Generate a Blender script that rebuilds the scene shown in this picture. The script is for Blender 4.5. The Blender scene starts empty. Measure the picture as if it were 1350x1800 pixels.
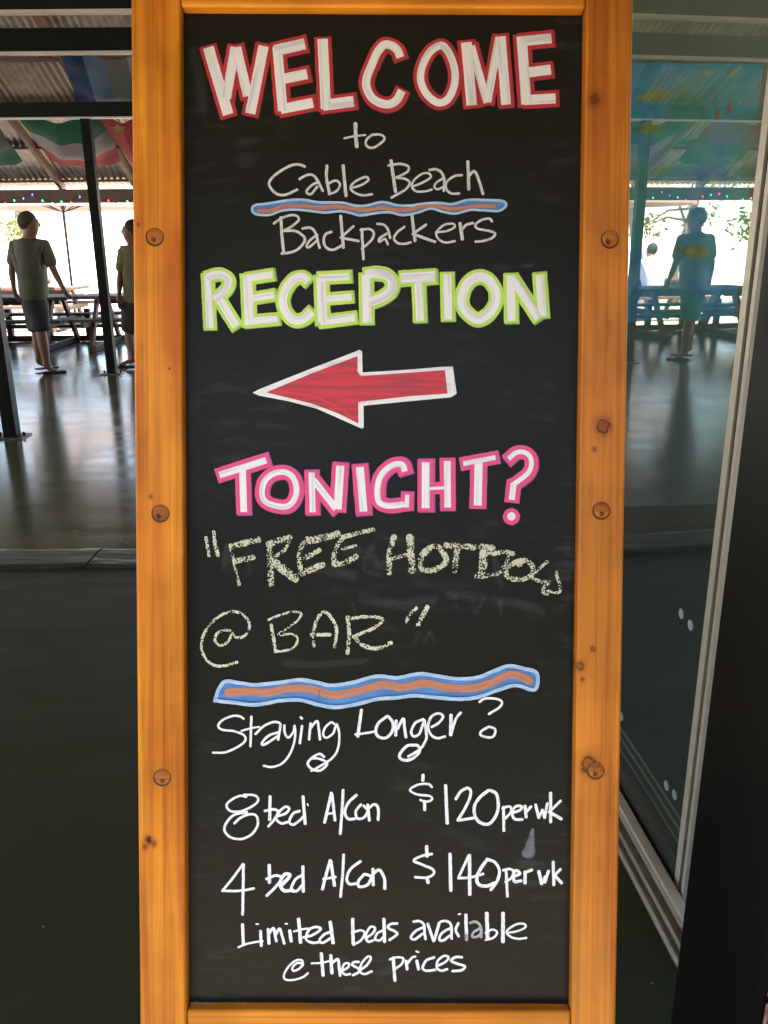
import bpy, math, random
from mathutils import Vector, Matrix, noise
from mathutils.geometry import tessellate_polygon
R = math.radians
random.seed(7)
sc = bpy.context.scene
C = sc.collection

# ------------------------------------------------------------------ camera
PITCH, ROLL, FPX, CAMZ = R(17.7), R(0.5), 1500.0, 1.5
cp, sp = math.cos(PITCH), math.sin(PITCH)
FW = Vector((0, cp, -sp)); RT0 = Vector((1, 0, 0)); UP0 = Vector((0, sp, cp))
RT = RT0*math.cos(ROLL) - UP0*math.sin(ROLL)
UP = UP0*math.cos(ROLL) + RT0*math.sin(ROLL)
CAM = Vector((0, 0, CAMZ))
cam = bpy.data.cameras.new('camera'); co = bpy.data.objects.new('camera', cam); C.objects.link(co)
cam.sensor_fit = 'VERTICAL'; cam.sensor_height = 24; cam.lens = 24*FPX/1800
cam.clip_start = .02; cam.clip_end = 600
m = Matrix((RT, UP, -FW)).transposed().to_4x4(); m.translation = CAM
co.matrix_world = m
sc.camera = co

# ------------------------------------------------------------------ light
SUN_EL, SUN_AZ = R(62), R(200)      # azimuth clockwise from +Y
w = bpy.data.worlds.new('World'); sc.world = w; w.use_nodes = True
nt = w.node_tree; nt.nodes.clear()
sky = nt.nodes.new('ShaderNodeTexSky'); sky.sky_type = 'NISHITA'; sky.sun_disc = False
sky.sun_elevation = SUN_EL; sky.sun_rotation = SUN_AZ
bg = nt.nodes.new('ShaderNodeBackground'); bg.inputs['Strength'].default_value = .15
ow = nt.nodes.new('ShaderNodeOutputWorld')
nt.links.new(sky.outputs[0], bg.inputs[0]); nt.links.new(bg.outputs[0], ow.inputs[0])
sl = bpy.data.lights.new('sun', 'SUN'); sl.energy = 5; sl.angle = R(.5); sl.color = (1, .93, .82)
so = bpy.data.objects.new('sun', sl); C.objects.link(so)
sdir = Vector((math.sin(SUN_AZ)*math.cos(SUN_EL), math.cos(SUN_AZ)*math.cos(SUN_EL), math.sin(SUN_EL)))
so.rotation_euler = (-sdir).to_track_quat('-Z', 'Y').to_euler()
so.location = (0, -5, 9)
sc.view_settings.view_transform = 'Standard'; sc.view_settings.look = 'None'
sc.view_settings.gamma = 1; sc.view_settings.use_curve_mapping = False
sc.view_settings.exposure = 2.7
sc.render.engine = 'CYCLES'
sc.cycles.max_bounces = 10; sc.cycles.diffuse_bounces = 5; sc.cycles.transparent_max_bounces = 24
sc.render.resolution_x = 768; sc.render.resolution_y = 1024

# ------------------------------------------------------------------ measuring helpers
def ray(px, py): return FW + RT*((px-675)/FPX) + UP*((900-py)/FPX)
def onplane(px, py, p0, n):
    d = ray(px, py); t = (p0-CAM).dot(n)/d.dot(n); return CAM + d*t
def ground(px, py, z=0): return onplane(px, py, Vector((0, 0, z)), Vector((0, 0, 1)))
def aty(px, py, y): return onplane(px, py, Vector((0, y, 0)), Vector((0, 1, 0)))

# ------------------------------------------------------------------ materials
def nodes(name):
    m = bpy.data.materials.new(name); m.use_nodes = True
    t = m.node_tree; b = t.nodes['Principled BSDF']; return m, t, b, t.nodes, t.links
def mat(name, col, rough=.6, metal=0, n=0, scale=8, bump=0, stretch=(1, 1, 1), col2=None, coord='Object', spec=.5, rvar=0, detail=5):
    m, t, b, N, L = nodes(name)
    b.inputs['Roughness'].default_value = rough; b.inputs['Metallic'].default_value = metal
    b.inputs['Specular IOR Level'].default_value = spec
    b.inputs['Base Color'].default_value = (*col, 1)
    if n or bump or col2 or rvar:
        tc = N.new('ShaderNodeTexCoord'); mp = N.new('ShaderNodeMapping'); mp.inputs['Scale'].default_value = stretch
        L.new(tc.outputs[coord], mp.inputs[0])
        no = N.new('ShaderNodeTexNoise'); no.inputs['Scale'].default_value = scale; no.inputs['Detail'].default_value = detail
        L.new(mp.outputs[0], no.inputs['Vector'])
        cr = N.new('ShaderNodeValToRGB'); cr.color_ramp.elements[0].position = .3; cr.color_ramp.elements[1].position = .7
        c2 = col2 or tuple(c*(1+n) for c in col); c1 = col if col2 else tuple(c*(1-n) for c in col)
        cr.color_ramp.elements[0].color = (*c1, 1); cr.color_ramp.elements[1].color = (*c2, 1)
        L.new(no.outputs[0], cr.inputs[0]); L.new(cr.outputs[0], b.inputs['Base Color'])
        if bump:
            bp = N.new('ShaderNodeBump'); bp.inputs['Strength'].default_value = bump; bp.inputs['Distance'].default_value = .01
            L.new(no.outputs[0], bp.inputs['Height']); L.new(bp.outputs[0], b.inputs['Normal'])
        if rvar:
            mr = N.new('ShaderNodeMapRange'); mr.inputs['To Min'].default_value = rough-rvar; mr.inputs['To Max'].default_value = rough+rvar
            L.new(no.outputs[0], mr.inputs[0]); L.new(mr.outputs[0], b.inputs['Roughness'])
    return m

def wood_mat(name, axis, c1, c2, rough=.42, seed=0, varnish=.25, knots=()):
    m, t, b, N, L = nodes(name)
    tc = N.new('ShaderNodeTexCoord'); mp = N.new('ShaderNodeMapping')
    s = [38, 38, 38]; s[axis] = 1.6; mp.inputs['Scale'].default_value = s; mp.inputs['Location'].default_value = (seed, seed*2.3, seed*.7)
    L.new(tc.outputs['Object'], mp.inputs[0])
    n1 = N.new('ShaderNodeTexNoise'); n1.inputs['Scale'].default_value = 1.2; n1.inputs['Detail'].default_value = 8; n1.inputs['Distortion'].default_value = .6
    L.new(mp.outputs[0], n1.inputs['Vector'])
    mp2 = N.new('ShaderNodeMapping'); s2 = [9, 9, 9]; s2[axis] = 2.2; mp2.inputs['Scale'].default_value = s2
    L.new(tc.outputs['Object'], mp2.inputs[0])
    n2 = N.new('ShaderNodeTexNoise'); n2.inputs['Scale'].default_value = 1.1; n2.inputs['Detail'].default_value = 3
    L.new(mp2.outputs[0], n2.inputs['Vector'])
    mx = N.new('ShaderNodeMath'); mx.operation = 'MULTIPLY_ADD'; mx.inputs[1].default_value = .55
    L.new(n1.outputs[0], mx.inputs[0])
    m2 = N.new('ShaderNodeMath'); m2.operation = 'MULTIPLY'; m2.inputs[1].default_value = .45; L.new(n2.outputs[0], m2.inputs[0])
    L.new(m2.outputs[0], mx.inputs[2])
    cr = N.new('ShaderNodeValToRGB'); e = cr.color_ramp.elements
    e[0].position = .40; e[0].color = (*c2, 1); e[1].position = .60; e[1].color = (*c1, 1)
    x = e.new(.5); x.color = tuple(.55*a+.45*q for a, q in zip(c1, c2))+(1,)
    L.new(mx.outputs[0], cr.inputs[0])
    def lay(scv, sca, lo, hi, a, z):
        q = N.new('ShaderNodeMapping'); ss = [scv]*3; ss[axis] = sca; q.inputs['Scale'].default_value = ss; q.inputs['Location'].default_value = (seed+z, z*3, z); L.new(tc.outputs['Object'], q.inputs[0])
        k = N.new('ShaderNodeTexNoise'); k.inputs['Scale'].default_value = 1; k.inputs['Detail'].default_value = 3; L.new(q.outputs[0], k.inputs['Vector'])
        g_ = N.new('ShaderNodeMapRange'); g_.inputs['From Min'].default_value = lo; g_.inputs['From Max'].default_value = hi; g_.inputs['To Min'].default_value = a; g_.inputs['To Max'].default_value = 1.04
        L.new(k.outputs[0], g_.inputs[0]); return g_.outputs[0]
    l1 = lay(190, 2.2, .36, .52, .80, 1); l2 = lay(9, 7, .35, .6, .80, 4); l3 = lay(60, 14, .24, .38, .86, 7)
    pa = N.new('ShaderNodeMath'); pa.operation = 'MULTIPLY'; L.new(l1, pa.inputs[0]); L.new(l2, pa.inputs[1])
    pb = N.new('ShaderNodeMath'); pb.operation = 'MULTIPLY'; L.new(pa.outputs[0], pb.inputs[0]); L.new(l3, pb.inputs[1])
    gm = N.new('ShaderNodeGamma'); pw = N.new('ShaderNodeVectorMath'); pw.operation = 'SCALE'; L.new(cr.outputs[0], pw.inputs[0]); L.new(pb.outputs[0], pw.inputs['Scale'])
    last = pw.outputs[0]
    for kx, ky, kr, kind in knots:
        wn = N.new('ShaderNodeTexNoise'); wn.inputs['Scale'].default_value = 1.1/kr; wn.inputs['Detail'].default_value = 3; L.new(tc.outputs['Object'], wn.inputs['Vector'])
        sb = N.new('ShaderNodeVectorMath'); sb.operation = 'SUBTRACT'; sb.inputs[1].default_value = (kx, ky, 0); L.new(tc.outputs['Object'], sb.inputs[0])
        fl_ = N.new('ShaderNodeVectorMath'); fl_.operation = 'MULTIPLY'; fl_.inputs[1].default_value = (1/kr, .85/kr, 0); L.new(sb.outputs[0], fl_.inputs[0])
        ln = N.new('ShaderNodeVectorMath'); ln.operation = 'LENGTH'; L.new(fl_.outputs[0], ln.inputs[0])
        ad = N.new('ShaderNodeMath'); ad.operation = 'MULTIPLY_ADD'; ad.inputs[1].default_value = 1.3; L.new(wn.outputs[0], ad.inputs[0]); L.new(ln.outputs['Value'], ad.inputs[2])
        mr = N.new('ShaderNodeMapRange'); mr.inputs['From Min'].default_value = .65; mr.inputs['From Max'].default_value = 3.65; L.new(ad.outputs[0], mr.inputs[0])
        kc = N.new('ShaderNodeValToRGB'); ke = kc.color_ramp.elements
        ctr = (.48, .42, .50) if kind == 'ring' else ((.07, .07, .1) if kind == 'dark' else (.42, .36, .42))
        ke[0].position = 0; ke[0].color = (*ctr, 1); ke[1].position = 1; ke[1].color = (1, 1, 1, 1)
        for pos, col in ((.24, ctr), (.31, (.12, .09, .10) if kind != 'soft' else (.42, .33, .34)), (.40, (.66, .60, .58)), (.62, (.88, .85, .84))):
            q_ = ke.new(pos); q_.color = (*col, 1)
        L.new(mr.outputs[0], kc.inputs[0])
        mm_ = N.new('ShaderNodeVectorMath'); mm_.operation = 'MULTIPLY'; L.new(last, mm_.inputs[0]); L.new(kc.outputs[0], mm_.inputs[1]); last = mm_.outputs[0]
    L.new(last, b.inputs['Base Color'])
    b.inputs['Roughness'].default_value = rough; b.inputs['Coat Weight'].default_value = 0; b.inputs['Specular IOR Level'].default_value = .22
    bp = N.new('ShaderNodeBump'); bp.inputs['Strength'].default_value = .35; bp.inputs['Distance'].default_value = .001
    L.new(n1.outputs[0], bp.inputs['Height']); L.new(bp.outputs[0], b.inputs['Normal'])
    return m

PINE1, PINE2 = (.68, .252, .014), (.44, .115, .006)
M = {}
M['pine_v'] = wood_mat('varnished_pine_upright', 1, PINE1, PINE2)
M['pine_h'] = wood_mat('varnished_pine_rail', 0, (.70, .25, .016), (.50, .145, .008), seed=3)
M['plug'] = wood_mat('pine_plug', 0, (.46, .15, .018), (.20, .055, .008), seed=5)
M['knot'] = mat('pine_knot', (.030, .012, .006), .7, n=.4, scale=200, spec=.05)
M['knot2'] = mat('pale_knot', (.16, .048, .010), .7, n=.5, scale=120, spec=.05)
M['gap_shade'] = mat('dark_gap_shade', (.07, .022, .007), .8)

def board_material():
    m, t, b, N, L = nodes('blackboard_paint')
    tc = N.new('ShaderNodeTexCoord')
    def layer(scale, stretch, lo, hi, rot=0):
        mp = N.new('ShaderNodeMapping'); mp.inputs['Scale'].default_value = stretch; mp.inputs['Rotation'].default_value = (0, 0, rot)
        L.new(tc.outputs['Object'], mp.inputs[0])
        n = N.new('ShaderNodeTexNoise'); n.inputs['Scale'].default_value = scale; n.inputs['Detail'].default_value = 7
        L.new(mp.outputs[0], n.inputs['Vector'])
        mr = N.new('ShaderNodeMapRange'); mr.inputs['From Min'].default_value = lo; mr.inputs['From Max'].default_value = hi
        L.new(n.outputs[0], mr.inputs[0]); return mr.outputs[0]
    a = layer(5, (1, 1, 1), .5, .78); c = layer(16, (1, 4, 1), .5, .9, .25)
    mu = N.new('ShaderNodeMath'); mu.operation = 'MULTIPLY'; L.new(a, mu.inputs[0]); L.new(c, mu.inputs[1])
    ad = N.new('ShaderNodeMath'); ad.operation = 'MULTIPLY_ADD'; ad.inputs[1].default_value = .03; L.new(a, ad.inputs[0]); L.new(mu.outputs[0], ad.inputs[2])
    mx = N.new('ShaderNodeMixRGB'); mx.inputs[1].default_value = (.0098, .0095, .0055, 1); mx.inputs[2].default_value = (.09, .09, .08, 1)
    L.new(ad.outputs[0], mx.inputs[0]); L.new(mx.outputs[0], b.inputs['Base Color'])
    b.inputs['Roughness'].default_value = .40; b.inputs['Specular IOR Level'].default_value = .15
    f = N.new('ShaderNodeTexNoise'); f.inputs['Scale'].default_value = 700; L.new(tc.outputs['Object'], f.inputs['Vector'])
    bp = N.new('ShaderNodeBump'); bp.inputs['Strength'].default_value = .06; bp.inputs['Distance'].default_value = .0005
    L.new(f.outputs[0], bp.inputs['Height']); L.new(bp.outputs[0], b.inputs['Normal'])
    return m
M['board'] = board_material()

def paint_mat(name, c1, c2, rough=.4, lo=.38, hi=.62, along=14, across=1.6, alpha=None):
    """marker / poster paint: streaks run along the stroke (UV x = along, y = across)"""
    m, t, b, N, L = nodes(name)
    uv = N.new('ShaderNodeUVMap'); mp = N.new('ShaderNodeMapping'); mp.inputs['Scale'].default_value = (along, across, 1)
    L.new(uv.outputs[0], mp.inputs[0])
    n = N.new('ShaderNodeTexNoise'); n.inputs['Scale'].default_value = 1; n.inputs['Detail'].default_value = 4; n.inputs['Distortion'].default_value = .3
    L.new(mp.outputs[0], n.inputs['Vector'])
    cr = N.new('ShaderNodeValToRGB'); e = cr.color_ramp.elements
    e[0].position = lo; e[0].color = (*c2, 1); e[1].position = hi; e[1].color = (*c1, 1)
    L.new(n.outputs[0], cr.inputs[0]); L.new(cr.outputs[0], b.inputs['Base Color'])
    b.inputs['Roughness'].default_value = rough
    if alpha is not None:
        b.inputs['Alpha'].default_value = alpha
    return m
def chalk_mat(name, col, thr=.47, soft=.05, dens=500, edge=.25, amax=1.0):
    m, t, b, N, L = nodes(name)
    b.inputs['Base Color'].default_value = (*col, 1); b.inputs['Roughness'].default_value = .95; b.inputs['Specular IOR Level'].default_value = .1
    tc = N.new('ShaderNodeTexCoord')
    n = N.new('ShaderNodeTexNoise'); n.inputs['Scale'].default_value = dens; n.inputs['Detail'].default_value = 2; L.new(tc.outputs['Object'], n.inputs['Vector'])
    n2 = N.new('ShaderNodeTexNoise'); n2.inputs['Scale'].default_value = 60; n2.inputs['Detail'].default_value = 2; L.new(tc.outputs['Object'], n2.inputs['Vector'])
    uv = N.new('ShaderNodeUVMap'); sx = N.new('ShaderNodeSeparateXYZ'); L.new(uv.outputs[0], sx.inputs[0])
    ab = N.new('ShaderNodeMath'); ab.operation = 'ABSOLUTE'; L.new(sx.outputs[1], ab.inputs[0])
    pw = N.new('ShaderNodeMath'); pw.operation = 'POWER'; pw.inputs[1].default_value = 4; L.new(ab.outputs[0], pw.inputs[0])
    ml = N.new('ShaderNodeMath'); ml.operation = 'MULTIPLY_ADD'; ml.inputs[1].default_value = edge; ml.inputs[2].default_value = thr; L.new(pw.outputs[0], ml.inputs[0])
    av = N.new('ShaderNodeMath'); av.operation = 'MULTIPLY_ADD'; av.inputs[1].default_value = .35; L.new(n2.outputs[0], av.inputs[0])
    a2 = N.new('ShaderNodeMath'); a2.operation = 'MULTIPLY'; a2.inputs[1].default_value = .65+.0; L.new(n.outputs[0], a2.inputs[0]); L.new(a2.outputs[0], av.inputs[2])
    sb = N.new('ShaderNodeMath'); sb.operation = 'SUBTRACT'; L.new(av.outputs[0], sb.inputs[0]); L.new(ml.outputs[0], sb.inputs[1])
    mr = N.new('ShaderNodeMapRange'); mr.inputs['From Min'].default_value = -soft; mr.inputs['From Max'].default_value = soft; mr.inputs['To Max'].default_value = amax
    L.new(sb.outputs[0], mr.inputs[0]); L.new(mr.outputs[0], b.inputs['Alpha'])
    return m
M['white'] = paint_mat('white_marker', (.78, .77, .72), (.58, .58, .57), along=8, across=.9, lo=.36, hi=.5)
M['pen'] = paint_mat('white_pen', (.66, .65, .60), (.36, .36, .34), along=110, across=1.3, lo=.34, hi=.56)
M['penb'] = paint_mat('bright_white_pen', (.86, .86, .84), (.52, .52, .53), along=110, across=1.3, lo=.33, hi=.54)
M['peng'] = paint_mat('worn_white_pen', (.45, .44, .45), (.20, .19, .20), along=60, across=2)
M['red'] = paint_mat('red_marker', (.50, .025, .028), (.38, .02, .022))
M['green'] = paint_mat('lime_marker', (.50, .74, .055), (.42, .64, .07), lo=.4, hi=.6)
M['pink'] = paint_mat('pink_marker', (.76, .055, .20), (.66, .055, .19), lo=.4, hi=.6)
M['red_d'] = paint_mat('red_marker_thin_coat', (.30, .03, .035), (.22, .022, .026))
M['green_d'] = paint_mat('lime_marker_thin_coat', (.27, .47, .09), (.20, .36, .08))
M['pink_d'] = paint_mat('pink_marker_thin_coat', (.46, .065, .20), (.36, .05, .16))
M['arrow'] = paint_mat('red_arrow_paint', (.58, .020, .022), (.36, .018, .018), along=9, across=3, lo=.42, hi=.58)
M['lblue'] = paint_mat('pale_blue_marker', (.48, .60, .70), (.26, .42, .60), along=60, across=1.4)
M['blue'] = paint_mat('blue_marker', (.075, .24, .52), (.05, .17, .40), along=20)
M['orange'] = paint_mat('orange_marker', (.52, .20, .095), (.40, .16, .085), along=25)
M['tickink'] = mat('scratch', (.05, .02, .01), .6)
M['chalk'] = chalk_mat('yellow_chalk', (.56, .575, .40), thr=.475, edge=.09, soft=.02)
M['chalk_thin'] = chalk_mat('firm_yellow_chalk', (.60, .615, .44), thr=.455, edge=.11, soft=.02)
M['smudge'] = chalk_mat('chalk_smudge', (.55, .57, .62), thr=.36, soft=.22, dens=60, edge=.5, amax=.3)
M['ghost'] = chalk_mat('erased_chalk', (.35, .36, .34), thr=.47, soft=.22, dens=200, edge=.3, amax=.07)

# ------------------------------------------------------------------ mesh helpers
class MB:
    def __init__(s): s.v = []; s.f = []; s.mi = []; s.uv = {}
    def add(s, vs, fs, mi=0, uvs=None):
        o = len(s.v); s.v += [tuple(x) for x in vs]
        for i, f in enumerate(fs):
            if uvs: s.uv[len(s.f)] = [uvs[k] for k in f]
            s.f.append(tuple(o+k for k in f)); s.mi.append(mi)
    def box(s, c, d, mi=0, rot=None):
        hx, hy, hz = d[0]/2, d[1]/2, d[2]/2
        vs = [Vector((x*hx, y*hy, z*hz)) for x in (-1, 1) for y in (-1, 1) for z in (-1, 1)]
        if rot is not None: vs = [rot @ v for v in vs]
        c = Vector(c); vs = [v+c for v in vs]
        s.add(vs, [(0, 1, 3, 2), (4, 6, 7, 5), (0, 4, 5, 1), (2, 3, 7, 6), (0, 2, 6, 4), (1, 5, 7, 3)], mi)
    def bar(s, a, b, wx, wz, mi=0, up=(0, 0, 1)):
        a = Vector(a); b = Vector(b); d = (b-a); L = d.length; d.normalize()
        u = Vector(up); r = d.cross(u).normalized(); u = r.cross(d)
        rot = Matrix((r, d, u)).transposed(); s.box((a+b)/2, (wx, L, wz), mi, rot)
    def tube(s, pts, r, n=8, mi=0, caps=True):
        pts = [Vector(p) for p in pts]; rs = r if isinstance(r, (list, tuple)) else [r]*len(pts)
        vs = []; fs = []
        ref = Vector((0.13, .99, .05)) if abs((pts[-1]-pts[0]).normalized().z) > .8 else Vector((0, 0, 1))
        for i, p in enumerate(pts):
            t = (pts[min(i+1, len(pts)-1)]-pts[max(i-1, 0)]).normalized()
            a = t.cross(ref).normalized(); b_ = t.cross(a)
            for k in range(n):
                q = 2*math.pi*k/n; vs.append(p+(a*math.cos(q)+b_*math.sin(q))*rs[i])
        for i in range(len(pts)-1):
            for k in range(n):
                fs.append((i*n+k, i*n+(k+1) % n, (i+1)*n+(k+1) % n, (i+1)*n+k))
        if caps: fs.append(tuple(range(n-1, -1, -1))); fs.append(tuple((len(pts)-1)*n+k for k in range(n)))
        s.add(vs, fs, mi)
    def obj(s, name, mats, parent=None, bevel=0, smooth=False):
        me = bpy.data.meshes.new(name); me.from_pydata(s.v, [], s.f)
        for mm in (mats if isinstance(mats, (list, tuple)) else [mats]): me.materials.append(mm)
        me.polygons.foreach_set('material_index', s.mi)
        if s.uv:
            ul = me.uv_layers.new(name='UVMap')
            for p in me.polygons:
                if p.index in s.uv:
                    for li, uv in zip(p.loop_indices, s.uv[p.index]): ul.data[li].uv = uv
        if smooth: me.polygons.foreach_set('use_smooth', [True]*len(me.polygons))
        me.update()
        o = bpy.data.objects.new(name, me); C.objects.link(o)
        if parent is not None: o.parent = parent
        if bevel:
            b = o.modifiers.new('bevel', 'BEVEL'); b.width = bevel; b.segments = 3; b.limit_method = 'ANGLE'
            b.harden_normals = False
        return o
def mesh_copy(o, parent=None):
    c = o.copy(); C.objects.link(c); c.parent = parent if parent is not None else o.parent; return c
def tag(o, label=None, cat=None, group=None, kind=None):
    if label: o['label'] = label
    if cat: o['category'] = cat
    if group: o['group'] = group
    if kind: o['kind'] = kind
    return o
def empty(name, loc=(0, 0, 0), rz=0, **k):
    o = bpy.data.objects.new(name, None); C.objects.link(o); o.location = loc; o.rotation_euler = (0, 0, rz); o.empty_display_size = .1
    tag(o, **k); return o
def copy_tree(o, parent=None):
    c = o.copy(); C.objects.link(c); c.parent = parent
    for ch in list(o.children): copy_tree(ch, c)
    return c

# ================================================================== GROUND AND FLOORS
def concrete(name, c1, c2, r0, r1, bump, stretch=(1, 1, 1), spec=.5):
    m, t, b, N, L = nodes(name); b.inputs['Specular IOR Level'].default_value = spec; b.inputs['Specular Tint'].default_value = (.92, .93, .70, 1)
    tc = N.new('ShaderNodeTexCoord')
    a = N.new('ShaderNodeTexNoise'); a.inputs['Scale'].default_value = .9; a.inputs['Detail'].default_value = 8; a.inputs['Roughness'].default_value = .6
    L.new(tc.outputs['Object'], a.inputs['Vector'])
    mp = N.new('ShaderNodeMapping'); mp.inputs['Scale'].default_value = stretch; L.new(tc.outputs['Object'], mp.inputs[0])
    f = N.new('ShaderNodeTexNoise'); f.inputs['Scale'].default_value = 2.4; f.inputs['Detail'].default_value = 6; L.new(mp.outputs[0], f.inputs['Vector'])
    cr = N.new('ShaderNodeValToRGB'); cr.color_ramp.elements[0].position = .32; cr.color_ramp.elements[1].position = .7
    cr.color_ramp.elements[0].color = (*c1, 1); cr.color_ramp.elements[1].color = (*c2, 1)
    L.new(a.outputs[0], cr.inputs[0])
    sp_ = N.new('ShaderNodeTexVoronoi'); sp_.inputs['Scale'].default_value = 9; L.new(tc.outputs['Object'], sp_.inputs['Vector'])
    lt = N.new('ShaderNodeMath'); lt.operation = 'LESS_THAN'; lt.inputs[1].default_value = .035; L.new(sp_.outputs['Distance'], lt.inputs[0])
    mx = N.new('ShaderNodeMixRGB'); mx.inputs[2].default_value = (.26, .26, .22, 1); L.new(lt.outputs[0], mx.inputs[0]); L.new(cr.outputs[0], mx.inputs[1])
    L.new(mx.outputs[0], b.inputs['Base Color'])
    mr = N.new('ShaderNodeMapRange'); mr.inputs['From Min'].default_value = .3; mr.inputs['From Max'].default_value = .7
    mr.inputs['To Min'].default_value = r0; mr.inputs['To Max'].default_value = r1
    L.new(f.outputs[0], mr.inputs[0]); L.new(mr.outputs[0], b.inputs['Roughness'])
    bp = N.new('ShaderNodeBump'); bp.inputs['Strength'].default_value = bump; bp.inputs['Distance'].default_value = .02
    L.new(f.outputs[0], bp.inputs['Height']); L.new(bp.outputs[0], b.inputs['Normal'])
    return m
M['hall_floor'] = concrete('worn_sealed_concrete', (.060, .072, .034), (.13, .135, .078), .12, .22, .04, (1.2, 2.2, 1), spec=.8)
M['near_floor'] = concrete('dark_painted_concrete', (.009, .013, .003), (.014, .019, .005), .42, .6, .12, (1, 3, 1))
M['sand'] = mat('pale_sand_paving', (.62, .55, .42), .9, n=.14, scale=.5, bump=.2)
M['joint'] = mat('joint_filler', (.02, .02, .016), .8)

g = MB(); g.add([(-260, -260, -.03), (260, -260, -.03), (260, 260, -.03), (-260, 260, -.03)], [(0, 1, 2, 3)])
tag(g.obj('ground', M['sand']), kind='structure')
CURB0, CURB1 = 3.84, 4.12
JT = ground(100, 653).y
def slab(name, x0, x1, y0, y1, top, m, th=.1):
    b = MB(); b.box(((x0+x1)/2, (y0+y1)/2, top-th/2), (x1-x0, y1-y0, th)); return tag(b.obj(name, m), kind='structure')
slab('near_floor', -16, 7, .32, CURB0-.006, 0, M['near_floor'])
slab('paving_behind', -16, 7, -3.6, .315, -.004, mat('buff_paving', (.32, .285, .225), .85, n=.15, scale=3, bump=.15))  # unseen; extended forward so its sunlit bounce brightens the lower sign
slab('hall_floor', -16, 7, CURB1+.008, JT-.008, 0, M['hall_floor'])
slab('hall_floor_beyond_joint', -16, 7, JT+.008, 14.2, 0, M['hall_floor'])
slab('floor_joint_bed', -16, 7, JT-.0079, JT+.0079, -.006, M['joint'])
slab('threshold_bed', -16, 7, CURB0-.0059, CURB1+.0079, -.012, M['joint'], .08)
# chipped concrete threshold strip in separate lengths
M['curb'] = concrete('chipped_threshold', (.022, .023, .014), (.060, .060, .044), .3, .5, .4, (2, 5, 1))
def strip(x0, x1, tilt):
    b = MB(); n = max(3, int((x1-x0)/.06)); vs = []; fs = []
    for i in range(n+1):
        x = x0+(x1-x0)*i/n
        y0 = CURB0+.006+.012*noise.noise(Vector((x*9, 0, 1)))+.008*noise.noise(Vector((x*31, 0, 5)))
        y1 = CURB1-.012+.016*noise.noise(Vector((x*7, 3, 1)))+.008*noise.noise(Vector((x*27, 2, 5)))
        z = .009+.006*noise.noise(Vector((x*3, 8, 1)))
        if i == n: y0 += tilt
        vs += [(x, y0, -.02), (x, y0, z-.002), (x, y0+.03, z+.003), (x, y1-.03, z+.001), (x, y1, z-.004), (x, y1, -.02)]
    for i in range(n):
        for k in range(5): fs.append((i*6+k, i*6+k+1, (i+1)*6+k+1, (i+1)*6+k))
    b.add([Vector(v) for v in vs], [tuple(reversed(f)) for f in fs]); b.add([Vector(v) for v in vs[:6]], [(0, 1, 2, 3, 4, 5)]); b.add([Vector(v) for v in vs[-6:]], [(5, 4, 3, 2, 1, 0)])
    return b.obj('threshold_strip', M['curb'])
for x0, x1 in ((-16, -9.02), (-9, -4.6), (-4.58, -1.45), (-1.44, -.2), (-.18, 3.2), (3.22, 7)):
    tag(strip(x0, x1, .02), kind='structure')

# ================================================================== CHALKBOARD SIGN
D0 = 1.2
LEAN = R(15.1); AROT = R(.75)
V0 = Vector((0, math.sin(LEAN), math.cos(LEAN))); U0 = Vector((1, 0, 0))
SU = U0*math.cos(AROT) - V0*math.sin(AROT); SV = V0*math.cos(AROT)+U0*math.sin(AROT); SN = SU.cross(SV)   # SN points at the viewer
SC = CAM + ray(668, 893)*D0
sign = empty('chalkboard_sign', label='tall sandwich board with varnished pine frame and hand-lettered black chalkboard', cat='chalkboard sign')
MW = Matrix((SU, SV, SN)).transposed().to_4x4(); MW.translation = SC
sign.matrix_world = MW
INV = MW.inverted()
def S(px, py, h=0):       # photo measure -> metres on the board (u right, v up), h in front of it
    p0 = SC + SN*h; p = onplane(px, py, p0, SN); q = INV @ p; return Vector((q.x, q.y, h))
REC = .020   # the frame front stands this far before the board
# frame lines on the front face
xl0 = (S(228, 0, REC).x+S(247, 1780, REC).x)/2; xl1 = (S(313, 0, REC).x+S(330, 1780, REC).x)/2
xr0 = (S(1031, 0, REC).x+S(1005, 1780, REC).x)/2; xr1 = (S(1113, 0, REC).x+S(1084, 1780, REC).x)/2
ytop = S(668, 11, REC).y; ybot = S(668, 1779, REC).y
TH = .034
zf = REC; zb = REC-TH
def plank(name, x0, x1, y0, y1, m, parent=sign, z0=zb, z1=zf, bev=.0042):
    b = MB(); b.box(((x0+x1)/2, (y0+y1)/2, (z0+z1)/2), (x1-x0, y1-y0, z1-z0)); return b.obj(name, m, parent, bevel=bev)
vfloor = (0-SC.z)/SV.z
TOPH = ytop+.085
def kn(L_): return [(S(px, py, REC).x, S(px, py, REC).y, r_, k_) for px, py, r_, k_ in L_]
M['pine_v'] = wood_mat('varnished_pine_upright', 1, PINE1, PINE2, knots=kn([(261, 1476, .0042, 'dark'), (255, 1489, .0030, 'soft'), (271, 1483, .0030, 'soft'), (265, 873, .0020, 'soft'), (243, 395, .0016, 'soft'), (298, 648, .0010, 'dark')]))
stl = plank('stile', xl0, xl1, vfloor+.01, TOPH, M['pine_v'])
M['pine_v2'] = wood_mat('varnished_pine_upright_right', 1, (.58, .205, .022), (.40, .115, .010), seed=11, knots=kn([(1046, 175, .0058, 'soft'), (1060, 749, .0080, 'ring'), (1045, 790, .0024, 'soft'), (1020, 1171, .0042, 'ring'), (1042, 1141, .0026, 'ring'), (1024, 1194, .0022, 'soft'), (1035, 1345, .0095, 'ring')]))
strr = plank('stile', xr0, xr1, vfloor+.002, TOPH, M['pine_v2'])
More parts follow.
